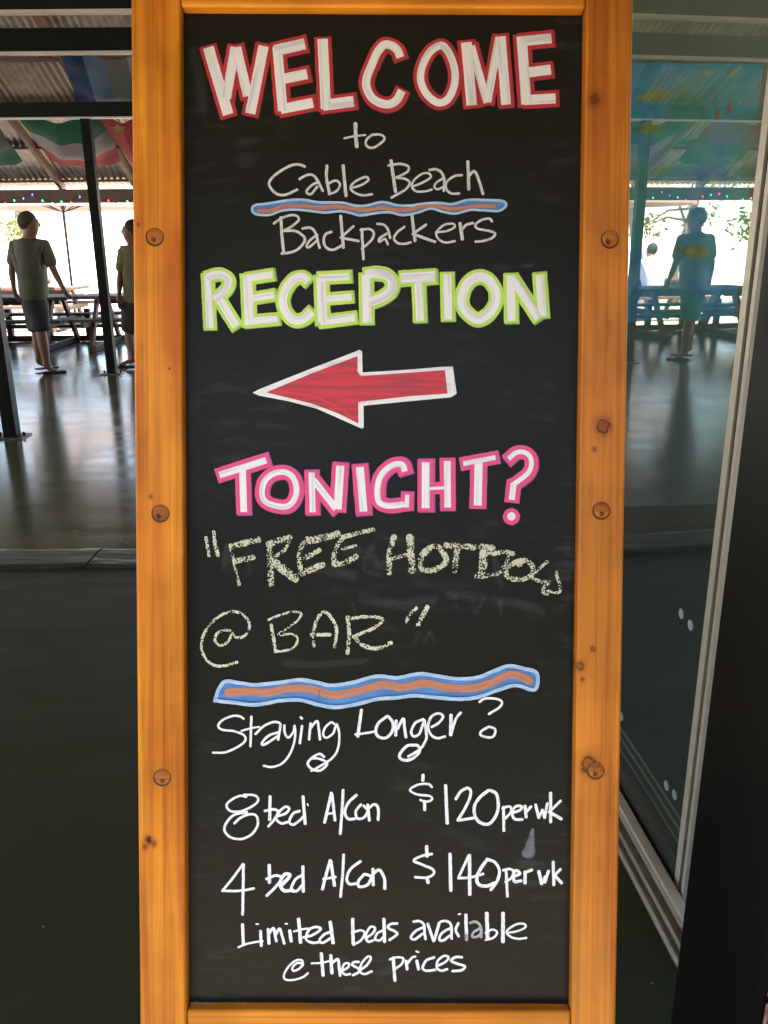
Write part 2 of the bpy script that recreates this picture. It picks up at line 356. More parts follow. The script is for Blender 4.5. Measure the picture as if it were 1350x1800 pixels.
plank('top_rail', xl1+.0006, xr0-.0006, ytop, TOPH-.001, M['pine_h'], z1=zf-.002)
plank('bottom_rail', xl1+.0006, xr0-.0006, ybot-.085, ybot, M['pine_h'], z1=zf-.002)
board = plank('board', xl1+.0004, xr0-.0004, ybot+.0004, ytop-.0004, M['board'], z0=-.008, z1=0, bev=0)
# hinge cleat on top and rear support frame (the other half of the A)
rear = MB()
def W2L(p): return INV @ Vector(p)
ptop = MW @ Vector((0, TOPH-.03, zb-.012))
back_y = ptop.y + .62
for x in ((xl0+xl1)/2, (xr0+xr1)/2):
    a = MW @ Vector((x, TOPH-.03, zb-.02)); b_ = Vector((a.x, back_y, .02)); rear = MB()
    rear.bar(W2L(a), W2L(b_), xl1-xl0, .03, up=(0, 0, 1)); rear.obj('rear_leg', M['pine_v'], sign, bevel=.002)
for t_ in (.25, .8):
    a = MW @ Vector((xl1, TOPH-.03, zb-.02)); b_ = Vector((a.x, back_y, .02)); c_ = MW @ Vector((xr0, TOPH-.03, zb-.02)); d_ = Vector((c_.x, back_y, .02))
    q = MB(); q.bar(W2L(a.lerp(b_, t_)), W2L(c_.lerp(d_, t_)), .028, .08, up=(0, 1, 0)); q.obj('rear_rail', M['pine_h'], sign, bevel=.002)
# round plugs over the screws
def disc(mb, c, r, h, n=20, dome=.001, mi=0, ry=1):
    vs = [Vector((c.x, c.y, h+dome))]; fs = []
    for j, (rr, hh) in enumerate(((.55, dome*.8), (.9, dome*.3), (1, 0), (1.0, -.003))):
        for k in range(n):
            a = 2*math.pi*k/n; vs.append(Vector((c.x+math.cos(a)*r*rr, c.y+math.sin(a)*r*rr*ry, h+hh)))
    for k in range(n): fs.append((0, 1+k, 1+(k+1) % n))
    for j in range(3):
        for k in range(n): fs.append((1+j*n+k, 1+(j+1)*n+k, 1+(j+1)*n+(k+1) % n, 1+j*n+(k+1) % n))
    mb.add(vs, fs, mi)
def hang_flat(name, px, py, r, m, h, parent, dome=.0006, ry=1, n=20):
    c = S(px, py, REC); b = MB(); disc(b, c, r, REC+h, n=n, dome=dome, ry=ry); return b.obj(name, m, parent, smooth=False)
for st, lst in ((stl, [(272, 417), (282, 903), (285, 1367)]), (strr, [(1072, 421), (1057, 898), (1047, 1355)])):
    for px, py in lst:
        hang_flat('plug_gap_shade', px, py, .0127, M['gap_shade'], .0002, st, dome=.0001)  # dark disc left showing below the plug paints its gap and crescent shadow
        p = hang_flat('plug', px+.6, py-1.6, .0108, M['plug'], .0006, st, dome=.0015)
        c = S(px, py, REC); b = MB(); disc(b, Vector((c.x+random.uniform(-.003, .003), c.y-.003, 0)), .0035, REC+.0019, n=9, dome=.0001, ry=1.4); b.obj('plug_scar', M['knot2'], st)


# ------------------------------------------------------------------ lettering
VW = {'A': (330, 40, 3.857), 'B': (660, 40, 3.857), 'C': (430, 210, 5.4), 'D': (660, 210, 5.4), 'E': (330, 460, 3.857), 'F': (660, 460, 3.857),
      'G': (430, 600, 3.375), 'H': (360, 770, 4.21875), 'I': (660, 770, 4.21875), 'J': (340, 920, 4.0909), 'K': (660, 920, 3.9706), 'L': (340, 1050, 3.1395),
      'M': (360, 1150, 2.25), 'N': (360, 1220, 5.0), 'O': (610, 1210, 4.655), 'P': (380, 1340, 4.3548), 'Q': (700, 1340, 4.3548), 'R': (370, 1470, 4.0909),
      'S': (700, 1450, 4.3548), 'T': (400, 1590, 4.8214), 'U': (660, 1580, 4.8214)}
def parse(view, s):
    x0, y0, k = VW[view]; pts = []
    for t in s.split():
        a, b_ = t.split(','); pts.append((x0+float(a)/k, y0+float(b_)/k))
    return pts, k
def catmull(P, step=1.6, closed=False):
    if len(P) == 2:
        n = max(2, int(math.dist(P[0], P[1])/6)); return [(P[0][0]+(P[1][0]-P[0][0])*i/n, P[0][1]+(P[1][1]-P[0][1])*i/n) for i in range(n+1)]
    out = []
    Q = [P[-1]]+P+[P[0], P[1]] if closed else [(2*P[0][0]-P[1][0], 2*P[0][1]-P[1][1])]+P+[(2*P[-1][0]-P[-2][0], 2*P[-1][1]-P[-2][1])]
    m_ = len(P) if closed else len(P)-1
    for i in range(m_):
        p0, p1, p2, p3 = Q[i], Q[i+1], Q[i+2], Q[i+3]; n = max(2, int(math.dist(p1, p2)/step))
        for j in range(n):
            t = j/n
            out.append(tuple(.5*((2*p1[a])+(-p0[a]+p2[a])*t+(2*p0[a]-5*p1[a]+4*p2[a]-p3[a])*t*t+(-p0[a]+3*p1[a]-3*p2[a]+p3[a])*t**3) for a in (0, 1)))
    out.append(P[0] if closed else P[-1]); return out
LIFT = [.0]
def ribbon(mb, P, wpx, base, mi=0, rnd=True, closed=False, ext=0, jit=.06, taper=0):
    """flat painted stroke; it climbs a hair along its length so that it never lies in one plane with itself"""
    if closed and P[0] == P[-1]: P = P[:-1]
    P = catmull(P, closed=closed)
    if ext:
        def e(a, b_): d = math.dist(a, b_) or 1; return (a[0]+(a[0]-b_[0])/d*ext, a[1]+(a[1]-b_[1])/d*ext)
        P = [e(P[0], P[1])]+P+[e(P[-1], P[-2])]
    L_ = [S(x, y) for x, y in P]; n = len(L_)
    sc_ = (S(P[0][0]+1, P[0][1])-S(*P[0])).length; hw = wpx*sc_/2
    LIFT[0] += .000006; z0 = base+LIFT[0] % .00012; sd = random.random()*50
    vs = []; uvs = []; fs = []; ln = 0
    ph = random.random()*9
    def put(p, z, u, v): vs.append(Vector((p.x, p.y, z))); uvs.append((u+ph, v))
    for i in range(n):
        if i: ln += (L_[i]-L_[i-1]).length
        a = L_[max(i-1, 0)]; b_ = L_[min(i+1, n-1)]
        if closed and i in (0, n-1): a = L_[n-2]; b_ = L_[1]
        d = (b_-a); d = d.normalized() if d.length > 1e-9 else Vector((1, 0, 0)); nr = Vector((-d.y, d.x, 0))
        wl = hw*(1+jit*noise.noise(Vector((ln*160, sd, 0)))); wr = hw*(1+jit*noise.noise(Vector((ln*160, sd+9, 0))))
        if taper: q = i/(n-1); wl *= 1-taper*q; wr *= 1-taper*q
        z = z0+ln*.0012
        put(L_[i]+nr*wl, z, ln, 1); put(L_[i], z, ln, 0); put(L_[i]-nr*wr, z, ln, -1)
        if i: o = (i-1)*3; fs += [(o+1, o+4, o+3, o), (o+2, o+5, o+4, o+1)]
    if rnd and not closed:
        for end in (0, n-1):
            c = L_[end]; d = (L_[0]-L_[1]) if end == 0 else (L_[-1]-L_[-2]); d = d.normalized() if d.length > 1e-9 else Vector((1, 0, 0)); nr = Vector((-d.y, d.x, 0))
            z = z0+(ln if end else 0)*.0012; h_ = hw*(1-taper if end else 1)
            o = len(vs); put(c, z, ln*(end > 0), 0)
            for k in range(7):
                q = -math.pi/2+math.pi*k/6; put(c+d*math.cos(q)*h_*.8+nr*math.sin(q)*h_, z, ln*(end > 0), math.sin(q))
            for k in range(6): fs.append((o, o+1+k, o+2+k))
    # all faces point at the viewer
    ff = []
    for f in fs:
        a, b_, c = vs[f[0]], vs[f[1]], vs[f[2]]; ff.append(f if (b_-a).cross(c-a).z > 0 else tuple(reversed(f)))
    mb.add(vs, ff, mi, uvs)
def poly(mb, P, base, mi=0):
    vs = [Vector((*S(x, y).xy, base)) for x, y in P]; tr = tessellate_polygon([vs]); uvs = [(v.x, v.y*60) for v in vs]
    ff = []
    for f in tr:
        a, b_, c = (vs[k] for k in f); ff.append(tuple(f) if (b_-a).cross(c-a).z > 0 else tuple(reversed(f)))
    mb.add(vs, ff, mi, uvs)
Z0, Z1, Z2, Z3 = .0001, .0005, .0010, .0015

def block(name, label, strokes, exp, edge, edge2):
    mb = MB()
    for view, s, wd, *o in strokes:
        P, k = parse(view, s); curved = len(P) > 2; ex = exp*(o[0] if o else 1)
        dx, dy = random.uniform(.8, 2.2), random.uniform(-.6, 1.6); Q = [(x+dx, y+dy) for x, y in P]
        ribbon(mb, Q, wd/k+ex*2*random.uniform(.85, 1.02), Z0, 2, rnd=False, closed=(P[0] == P[-1]), ext=0 if P[0] == P[-1] else ex*random.uniform(.7, 1.0), jit=.05)
        ribbon(mb, P, wd/k+ex*2*.93, Z1, 0, rnd=False, closed=(P[0] == P[-1]), ext=0 if P[0] == P[-1] else ex*random.uniform(.5, .75), jit=.06)
    for view, s, wd, *o in strokes:
        P, k = parse(view, s)
        ribbon(mb, P, wd/k, Z2, 1, rnd=False, closed=(P[0] == P[-1]), jit=.05)
    ob = mb.obj('painted_word', [edge, M['white'], edge2], board); ob['label'] = label; return ob

block('w', 'WELCOME in white block capitals edged in red', [
    ('A', '140,169 275,624', 74), ('A', '322,168 262,515', 64), ('A', '330,168 408,500', 66), ('A', '515,160 425,618', 70),
    ('A', '607,165 645,600', 66), ('A', '590,192 795,145', 74), ('A', '640,385 810,350', 68), ('A', '630,588 850,545', 66),
    ('A', '915,112 937,585', 70), ('A', '915,562 1125,535', 72),
    ('B', '168,238 150,190 110,158 60,152 15,200 -22,280 -58,370 -60,440 -25,510 30,545 90,555 145,525 178,462', 56),
    ('B', '440,157 370,200 320,290 305,380 330,460 380,520 435,545 490,520 530,440 540,350 520,260 485,190 440,157', 50),
    ('B', '615,135 652,562', 72), ('B', '648,160 757,545', 52), ('B', '838,100 757,540', 54), ('B', '848,95 885,558', 66),
    ('B', '990,95 1022,556', 70), ('B', '985,128 1192,108', 66), ('B', '1030,340 1188,320', 66), ('B', '1010,527 1220,515', 66)], 6.6, M['red'], M['red_d'])
block('r', 'RECEPTION in white block capitals edged in lime green', [
    ('E', '135,92 152,450', 50), ('E', '130,108 190,88 240,92 278,125 268,175 235,215 175,255', 52), ('E', '215,255 330,438', 56),
    ('E', '405,95 420,430', 62), ('E', '400,115 575,88', 48), ('E', '430,250 585,225', 46), ('E', '400,408 610,388', 48),
    ('E', '815,135 780,105 720,120 670,180 645,250 655,320 700,385 750,400 800,380 842,338', 56),
    ('E', '905,105 915,415', 64), ('E', '890,112 1095,102', 48), ('E', '930,255 1110,240', 46), ('E', '900,408 1135,378', 52),
    ('E', '1210,90 1215,412', 62), ('F', '-70,90 0,80 70,92 112,140 100,200 40,245 -35,275', 60),
    ('F', '172,115 402,100', 68), ('F', '290,112 302,400', 54), ('F', '485,85 492,392', 56),
    ('F', '695,105 630,140 590,220 590,300 640,365 700,392 770,350 815,270 810,190 760,120 695,105', 60),
    ('F', '915,95 920,402', 56), ('F', '925,110 1105,385', 58), ('F', '1112,90 1132,370', 58)], 6.0, M['green'], M['green_d'])
block('t', 'TONIGHT? in white block capitals edged in pink', [
    ('H', '110,275 455,165', 48), ('H', '280,230 290,548', 50),
    ('H', '560,252 490,275 440,330 425,410 450,470 520,500 600,508 655,470 682,390 660,300 610,258 560,252', 42),
    ('H', '792,255 800,550', 44), ('H', '805,310 975,525', 48), ('H', '1005,205 985,528', 60), ('H', '1150,215 1178,545', 58),
    ('I', '218,248 200,200 150,195 90,225 35,290 15,380 25,470 80,500 150,500 215,490', 44), ('I', '235,420 232,515', 32),
    ('I', '372,180 372,520', 58), ('I', '532,170 535,515', 50), ('I', '400,375 520,368', 22),
    ('I', '650,190 890,145', 36), ('I', '765,170 758,500', 60),
    ('I', '985,155 1040,110 1100,105 1145,140 1155,200 1130,260 1070,310 1020,345', 36), ('I', '1024,335 1010,458', 44), ('I', '992,580 1008,565 1022,578 1008,597 992,580', 34)], 8.2, M['pink'], M['pink_d'])

mb = MB()
poly(mb, parse('G', '48,305 85,285 380,168 665,58 680,50 697,60 700,185 950,170 1160,152 1235,150 1258,310 1225,332 980,355 705,382 707,512 695,518 655,500 430,400 260,355 85,322')[0], Z1, 0)
poly(mb, parse('G', '130,303 400,190 670,88 670,180 688,207 1188,172 1203,310 990,325 690,358 674,362 675,488 560,430 400,370')[0], Z2, 1)
ribbon(mb, parse('G', '160,300 420,330 660,460')[0], 6, Z3, 2, taper=.5); ribbon(mb, parse('G', '1222,165 1238,305')[0], 6, Z2, 0, rnd=False)
M['arrow2'] = paint_mat('brighter_red_paint', (.66, .030, .022), (.55, .022, .02))
ar = mb.obj('painted_arrow', [M['white'], M['arrow'], M['arrow2']], board); ar['label'] = 'red arrow pointing left with a white edge'

def wave(label, outline, wo, orange, wor, extra=None):
    mb = MB(); P = outline; Pc = catmull(P, step=4, closed=True)
    poly(mb, Pc[:-1], Z1, 1); ribbon(mb, P, wo, Z3, 0, closed=True, jit=.12); ribbon(mb, orange, wor, Z2, 2, rnd=True, jit=.18)
    if extra: ribbon(mb, extra, .9, Z3, 3)
    o = mb.obj('painted_wave', [M['lblue'], M['blue'], M['orange'], M['tickink']], board); o['label'] = label
wave('thin wavy orange and blue underline', parse('C', '75,842 110,815 200,805 350,780 480,765 580,768 700,790 850,792 950,797 1050,822 1150,822 1312,788 1442,817 1572,822 1692,803 1842,797 1962,808 2122,768 2292,770 2442,778 2482,812 2452,852 2392,873 2242,865 2142,862 2002,897 1892,883 1762,850 1642,888 1502,912 1372,885 1250,893 1100,915 1000,890 900,875 760,888 600,870 480,860 350,872 250,908 150,912 85,888')[0], 4.3,
     parse('C', '130,870 250,868 400,828 600,830 700,842 850,830 1000,845 1150,865 1300,840 1442,865 1570,858 1700,826 1830,828 1960,853 2100,838 2240,825 2370,825')[0], 7)
wave('broad wavy orange and blue dividing band', parse('M', '42,176 75,110 140,113 200,120 300,110 380,100 440,110 500,122 580,112 680,86 760,92 850,76 920,85 1000,96 1080,90 1150,62 1200,45 1260,55 1312,75 1304,138 1230,122 1160,140 1080,168 1000,176 900,168 830,162 760,170 680,176 600,196 520,208 450,198 380,180 300,182 200,198 120,190 50,182')[0], 6.4,
     parse('M', '90,152 160,148 250,150 330,136 420,138 500,160 600,147 700,120 780,130 870,114 950,130 1050,134 1130,112 1200,82 1250,88 1285,104')[0], 14, parse('M', '456,138 450,176')[0])

def script(label, m, items, name='written_word', fat=1.0):
    mb = MB()
    for view, s, wd in items:
        P, k = parse(view, s); ribbon(mb, P, wd/k*fat, Z2, 0, rnd=True, jit=.14)
    o = mb.obj(name, m, board); o['label'] = label; return o
PN = M['pen']; PB = M['penb']
script('to in white pen', PN, [('C', '1052,42 1054,150 1065,262', 34), ('C', '945,182 1040,162 1145,150', 18), ('C', '1215,145 1160,190 1150,235 1175,265 1215,272 1270,245 1325,195 1315,160 1270,145 1225,148', 22)])
script('Cable in white pen', PN, [('C', '572,450 520,430 440,440 330,500 250,570 238,635 300,705 370,720 430,702 500,668', 24),
    ('C', '522,568 580,535 640,528 690,578 742,682', 24), ('C', '690,600 640,625 588,680 605,708 635,708 690,640', 22),
    ('C', '782,442 778,560 805,700', 28), ('C', '795,612 865,582 905,620 875,680 800,712', 22), ('C', '935,440 962,728', 30),
    ('C', '1010,652 1100,628 1172,582 1162,550 1110,560 1040,600 1005,650 1040,695 1120,722 1212,712', 22)])
script('Beach in white pen', PN, [('D', '148,392 168,540 190,688', 30), ('D', '122,440 230,425 308,445 310,490 250,530 195,552', 22), ('D', '200,555 285,568 325,608 280,670 150,745', 22),
    ('D', '350,640 450,600 525,550 500,512 440,520 370,575 345,640 390,685 470,685 535,668', 20),
    ('D', '512,482 570,475 622,502 652,570 648,682', 24), ('D', '640,562 580,600 558,640 590,665 645,640', 20), ('D', '820,530 750,540 680,592 668,650 710,702 795,706', 22),
    ('D', '875,402 882,535 885,665', 30), ('D', '888,535 940,495 980,580 1020,710', 26)])
script('Backpackers in white pen', PN, [('C', '278,990 350,940 440,910 500,920 512,960 450,1015 378,1055', 22), ('C', '345,932 355,1100 372,1268', 28), ('C', '375,1060 480,1060 560,1110 568,1160 520,1222 450,1260 352,1276', 24),
    ('C', '550,1037 620,1030 670,1072 712,1222', 24), ('C', '690,1095 620,1150 590,1200 612,1215 690,1150', 22), ('C', '825,1068 772,1090 750,1150 770,1212 830,1240 895,1215 928,1192', 24),
    ('C', '912,918 938,1218', 28), ('C', '1035,1015 910,1125', 22), ('C', '915,1125 1082,1155', 24), ('C', '1112,1042 1128,1328', 26), ('C', '1100,1052 1180,1042 1225,1075 1205,1145 1112,1230', 22),
    ('D', '15,992 80,1002 120,1052 140,1128', 22), ('D', '108,1085 40,1130 38,1165 88,1135 118,1188', 22), ('D', '275,1020 210,1070 175,1130 210,1175 280,1182 335,1168', 22),
    ('D', '345,908 375,1155', 28), ('D', '480,1000 352,1092', 24), ('D', '360,1090 565,1165', 26), ('D', '570,1075 680,1060 752,1022 730,992 650,1005 580,1070 592,1130 660,1170 755,1157', 20),
    ('D', '802,988 825,1140', 30), ('D', '825,1045 860,1003 925,985', 24), ('D', '1105,970 1080,943 1010,955 948,1000 970,1038 1080,1060 1135,1087 1100,1130 1020,1155 948,1162', 22)])
script('Staying in white pen', PB, [('N', '342,215 310,195 250,190 160,225 120,275 150,310 260,325 345,360 355,410 290,462 180,510 72,512', 20),
    ('N', '410,195 402,458', 21), ('N', '322,322 400,300 480,287', 17), ('N', '445,350 520,280 600,245 660,255 662,300 645,400', 21), ('N', '645,335 560,365 502,430 530,440 645,365', 22),
    ('N', '700,272 702,335 735,380 782,325 788,272 795,370 760,500 690,600 600,638 518,628', 20), ('N', '855,278 836,432', 22), ('N', '843,202 856,214', 22),
    ('N', '930,255 917,398', 22), ('N', '925,305 985,235 1002,300 1012,398', 22), ('N', '1140,262 1110,247 1060,290 1040,350 1070,382 1130,340 1158,262 1182,350 1172,470 1120,560 980,650 935,672', 20),
    ('N', '1050,550 1010,525 940,560 905,610 940,655 1010,670 1072,622 1060,590 1000,565 940,562', 22)])
script('Longer ? in white pen', PB, [('O', '118,175 88,392', 26), ('O', '68,375 150,365 230,350', 19), ('O', '330,225 260,280 235,350 260,395 320,402 370,350 375,280 340,228', 24),
    ('O', '402,262 398,383', 25), ('O', '412,330 460,247 470,320 482,398', 24), ('O', '625,250 560,280 525,350 545,390 590,370 622,290 632,258 650,390 630,450 590,500 500,555', 21),
    ('O', '560,462 490,470 430,540 450,580 520,580 590,520 580,468 530,462', 24), ('O', '692,315 750,280 785,230 750,203 690,230 662,310 690,380 740,405 803,392', 21),
    ('O', '850,217 848,380', 28), ('O', '852,370 890,250 930,197', 22), ('O', '1082,110 1120,85 1190,80 1262,102 1250,150 1160,208', 20),
    ('O', '1160,312 1210,332 1205,380 1170,400 1100,385 1095,352 1155,314', 20)])
script('8 bed A/Con in white pen', PB, [('P', '232,262 180,255 110,290 80,330 110,370 190,372 280,332 322,290 300,252 215,245', 18), ('P', '238,380 140,400 80,460 65,520 110,570 190,585 270,550 318,480 310,410 260,395 190,420 140,465', 19),
    ('P', '413,260 410,438', 24), ('P', '372,370 440,358 475,378 445,435 400,488', 20), ('P', '470,410 530,390 560,352 530,338 480,380 460,430 500,465 545,455', 20),
    ('P', '640,370 590,390 560,450 590,475 640,442 665,415', 20), ('P', '665,260 682,468', 24), ('P', '699,315 704,330', 11),
    ('P', '882,232 862,320 830,458', 23), ('P', '887,242 910,442', 22), ('P', '842,393 900,385', 18), ('P', '972,210 965,350 950,545', 22),
    ('P', '1075,248 1010,310 985,380 1010,430 1060,430', 22), ('P', '1110,320 1070,370 1080,425 1130,420 1160,370 1130,330', 20), ('P', '1160,322 1172,443', 22), ('P', '1165,350 1210,320 1240,350 1240,438', 22)])
script('$120 per wk in white pen', PB, [('Q', '190,95 188,138', 25), ('Q', '258,188 230,165 150,170 90,210 150,245 240,255 258,282 210,300 168,285', 18), ('Q', '200,295 203,362', 23),
    ('Q', '362,175 375,465', 25), ('Q', '440,280 480,220 530,195 555,222 540,290 500,370', 22), ('Q', '500,370 455,442', 22), ('Q', '455,442 590,422', 22),
    ('Q', '690,212 620,270 582,340 592,420 640,465 700,465 750,400 765,320 750,240 705,212', 24),
    ('Q', '805,340 808,522', 22), ('Q', '797,350 850,335 865,370 820,428', 20), ('Q', '870,385 930,365 945,337 900,335 870,380 890,430 950,435', 21), ('Q', '970,332 978,418', 24), ('Q', '982,375 1015,337', 22),
    ('Q', '1050,322 1075,422', 22), ('Q', '1075,422 1102,362', 20), ('Q', '1102,362 1120,422', 22), ('Q', '1120,422 1140,312', 21), ('Q', '1165,232 1165,455', 24), ('Q', '1243,292 1152,380', 20), ('Q', '1160,380 1248,432', 24)])
script('4 bed A/Con in white pen', PB, [('R', '235,197 160,300 88,388', 18), ('R', '85,390 200,390 313,373', 18), ('R', '238,200 235,400 232,560', 20), ('R', '423,205 425,330', 24), ('R', '402,305 470,280 512,300 470,360 405,425', 20),
    ('R', '510,350 560,300 570,272 530,275 500,340 530,388 590,383', 25), ('R', '655,280 610,310 580,380 620,390 660,350', 20), ('R', '665,215 668,395', 22),
    ('R', '862,170 830,280 805,378', 22), ('R', '865,175 892,352', 23), ('R', '812,305 900,290', 18), ('R', '958,130 950,280 935,432', 20), ('R', '1080,177 1010,230 980,300 1000,340 1060,335', 20),
    ('R', '1105,270 1065,320 1070,360 1130,345 1155,290 1115,270', 21), ('R', '1168,233 1170,348', 22), ('R', '1175,262 1215,240 1250,300 1253,375', 22)])
script('$140 per wk in white pen', PB, [('S', '217,162 220,238', 26), ('S', '258,220 180,235 120,270 180,300 260,335 272,370 220,400 128,397', 20), ('S', '222,405 228,440', 25), ('S', '396,220 402,500', 26),
    ('S', '540,230 460,402', 20), ('S', '460,405 550,400 650,372', 20), ('S', '545,230 547,530', 26), ('S', '680,260 620,350 600,410 620,455 680,465 735,442', 26), ('S', '680,260 740,285 775,350 755,430 708,495', 23),
    ('S', '802,345 850,335 880,352 868,400 820,435', 20), ('S', '825,350 835,545', 21), ('S', '890,390 930,370 900,345 880,380 890,430 940,425', 24), ('S', '970,357 970,443', 26), ('S', '977,360 1023,342', 22),
    ('S', '1075,352 1097,448', 26), ('S', '1097,448 1125,392', 22), ('S', '1125,392 1118,440 1150,350', 24), ('S', '1185,280 1190,457', 23), ('S', '1240,337 1195,385', 22), ('S', '1195,385 1250,442', 24)])
script('Limited beds in white pen', PB, [('T', '128,165 135,338', 26), ('T', '92,358 180,325 298,305', 18), ('T', '280,220 287,347', 24), ('T', '242,162 262,162', 14), ('T', '345,205 352,328', 26),
    ('T', '345,255 388,197 402,250 415,308', 23), ('T', '402,265 440,202 462,260 482,328', 23), ('T', '527,218 540,308', 28), ('T', '490,160 508,160', 14), ('T', '603,120 620,318', 30), ('T', '562,225 640,205 690,200', 17),
    ('T', '642,275 720,255 790,205 750,187 690,212 667,290 720,320 780,315', 22), ('T', '885,225 820,250 780,300 810,320 870,282', 22), ('T', '870,145 895,322', 30),
    ('T', '1060,120 1065,328', 28), ('T', '1052,235 1130,215 1162,240 1130,300 1067,338', 20), ('T', '1175,280 1230,240 1250,197 1210,187 1170,260 1190,310 1235,300', 21), ('T', '1320,215 1270,240 1250,290 1290,300 1312,278', 20), ('T', '1325,120 1330,312', 28),
    ('U', '185,205 130,210 105,240 160,270 185,295 118,345', 22)])
script('available in white pen', PB, [('U', '322,190 370,185 410,215 415,280 425,338', 22), ('U', '410,235 340,270 300,320 330,340 400,292', 22), ('U', '442,208 493,355', 24), ('U', '540,200 497,350', 24),
    ('U', '552,190 600,185 640,220 645,335', 22), ('U', '640,243 570,280 540,335 570,350 640,302', 22), ('U', '702,202 680,260 705,315', 22), ('U', '702,128 720,125', 14), ('U', '765,132 770,300', 27),
    ('U', '942,118 950,325', 32), ('U', '932,285 990,257 1030,280 1000,325 932,345', 19), ('U', '1080,118 1080,360', 32), ('U', '1115,285 1200,270 1265,242 1265,212 1200,210 1130,250 1110,285 1150,320 1210,335 1278,327', 19)])
script('rubbed letter a in grey', M['peng'], [('U', '800,200 850,190 890,230 895,322', 24), ('U', '885,245 830,280 820,318 860,318 892,290', 22), ('U', '769,302 771,345', 27)])
script('@ these prices in white pen', PB, [('T', '635,512 600,545 560,558 550,535 590,492 640,500', 19), ('T', '640,512 630,470 580,470 520,520 480,590 490,630 560,635 640,610 683,577', 18), ('T', '795,412 810,597', 28), ('T', '712,495 800,490 875,470', 17),
    ('T', '875,427 885,577', 28), ('T', '888,490 935,460 945,520 955,600', 23), ('T', '967,560 1020,530 1030,497 990,500 970,560 1000,590 1040,585', 20), ('T', '1113,482 1070,485 1060,510 1110,540 1110,570 1062,595', 21),
    ('T', '1127,550 1180,510 1215,452 1190,437 1140,490 1122,560 1160,585 1223,562', 20),
    ('U', '150,495 165,690', 26), ('U', '122,510 180,492 235,502 220,550 152,600', 20), ('U', '260,522 268,593', 26), ('U', '267,550 310,495 338,486', 21), ('U', '350,522 365,593', 26), ('U', '345,441 366,449', 16),
    ('U', '498,492 430,520 400,580 430,605 508,598', 22), ('U', '520,567 590,532 620,492 580,480 530,520 520,580 560,605 608,592', 21), ('U', '733,492 680,490 640,520 690,545 755,567 730,600 652,608', 23)])
CH = M['chalk']; CT = M['chalk_thin']
script('FREE in crumbly yellow chalk after an opening quote mark', CH, [('J', '265,155 330,440', 24), ('J', '275,165 468,117', 48), ('J', '305,270 430,245', 42), ('J', '545,150 560,438', 46), ('J', '540,150 620,122 695,102', 44),
    ('J', '695,110 660,185 585,240', 26), ('J', '575,275 735,398', 64), ('J', '820,110 780,160 760,260 780,365', 38), ('J', '812,130 1040,75', 52), ('J', '800,250 905,192', 38), ('J', '770,362 930,297', 48),
    ('J', '1075,108 1030,170 1010,250 1020,300', 38), ('J', '1075,98 1300,40', 34), ('J', '1070,185 1168,160', 22), ('J', '1010,288 1090,280 1170,237', 44)], 'chalk_word')
script('opening quote mark in firm chalk', CT, [('J', '92,103 113,230', 30), ('J', '147,62 155,140 178,228', 30)], 'chalk_mark')
script('HOT DOG in crumbly yellow chalk running downhill', CH, [('K', '130,92 100,200 95,345', 40), ('K', '240,95 255,328', 56), ('K', '100,250 230,215', 30), ('K', '340,200 410,157 460,190 495,260 440,308 380,328 320,310 320,230 370,192', 42),
    ('K', '492,152 690,166', 44), ('K', '570,180 550,328', 44), ('K', '762,170 742,362', 64), ('K', '732,160 820,172', 42), ('K', '792,215 900,200 960,212', 34), ('K', '930,212 910,280 860,345 780,365 702,370', 30),
    ('K', '1000,290 1040,257 1090,290 1095,350 1040,383 950,385 910,350 930,300 1008,257', 38), ('K', '1198,267 1130,325 1085,370 1150,405 1220,410 1180,440 1170,480 1200,493', 25)], 'chalk_word')
script('letter s in firm chalk', CT, [('K', '1200,472 1280,480 1286,430 1266,370 1262,330', 23)], 'chalk_mark')
script('@ BAR in yellow chalk with closing quote mark', CT, [('L', '215,190 180,180 130,200 120,240 150,265 190,245 215,205 240,222 285,210 310,160 290,110 240,80 180,85 110,130 60,200 45,270 70,340 120,375 180,375 243,356', 17),
    ('L', '430,152 455,298', 19), ('L', '412,125 470,100 540,80 595,90 560,140 470,205 540,200 575,225 560,270 520,290 450,300', 14),
    ('L', '665,268 665,180 690,110 720,80 760,110 790,180 780,272', 20), ('L', '652,205 755,205', 22), ('L', '850,108 860,200 850,308', 23), ('L', '867,116 950,106 1040,116 1010,160 887,215', 20),
    ('L', '885,215 930,260 990,280 1040,275 1090,250', 25), ('L', '1230,58 1190,100 1175,135', 20), ('L', '1290,52 1240,152', 27)], 'chalk_word')
# erased and smudged places
def direct(P, w_, m, name, base=Z1):
    for p, ww in zip(P, w_):
        mb = MB(); ribbon(mb, p, ww, base, 0, rnd=True, jit=.3); mb.obj(name, m, board)
sm = MB(); ribbon(sm, [(929, 1498), (932, 1480), (936, 1458)], 27, Z1, 0, rnd=True, jit=.25, taper=.8); sm.obj('chalk_smudge', M['smudge'], board)
direct([[(392, 1000), (398, 960), (404, 1003)], [(436, 960), (438, 1008)], [(655, 960), (660, 990), (690, 980)], [(640, 1050), (700, 1062), (760, 1055)], [(790, 1045), (860, 1052), (950, 1072)],
        [(730, 1130), (738, 1108), (746, 1130), (756, 1110), (764, 1134)], [(560, 1000), (620, 1012)], [(870, 985), (880, 1030)], [(500, 1165), (560, 1168), (640, 1160)], [(650, 965), (640, 1000), (668, 1010)],
        [(620, 1062), (626, 1090)], [(800, 1050), (806, 1076)], [(830, 1052), (836, 1078), (850, 1052)], [(880, 1055), (880, 1080)], [(910, 1060), (930, 1062)], [(340, 90), (350, 140), (356, 196)], [(870, 470), (890, 472)], [(920, 468), (935, 466)]],
       [9, 9, 12, 26, 22, 7, 22, 14, 16, 10, 9, 8, 8, 9, 10, 22, 12, 10], M['ghost'], 'erased_stroke')
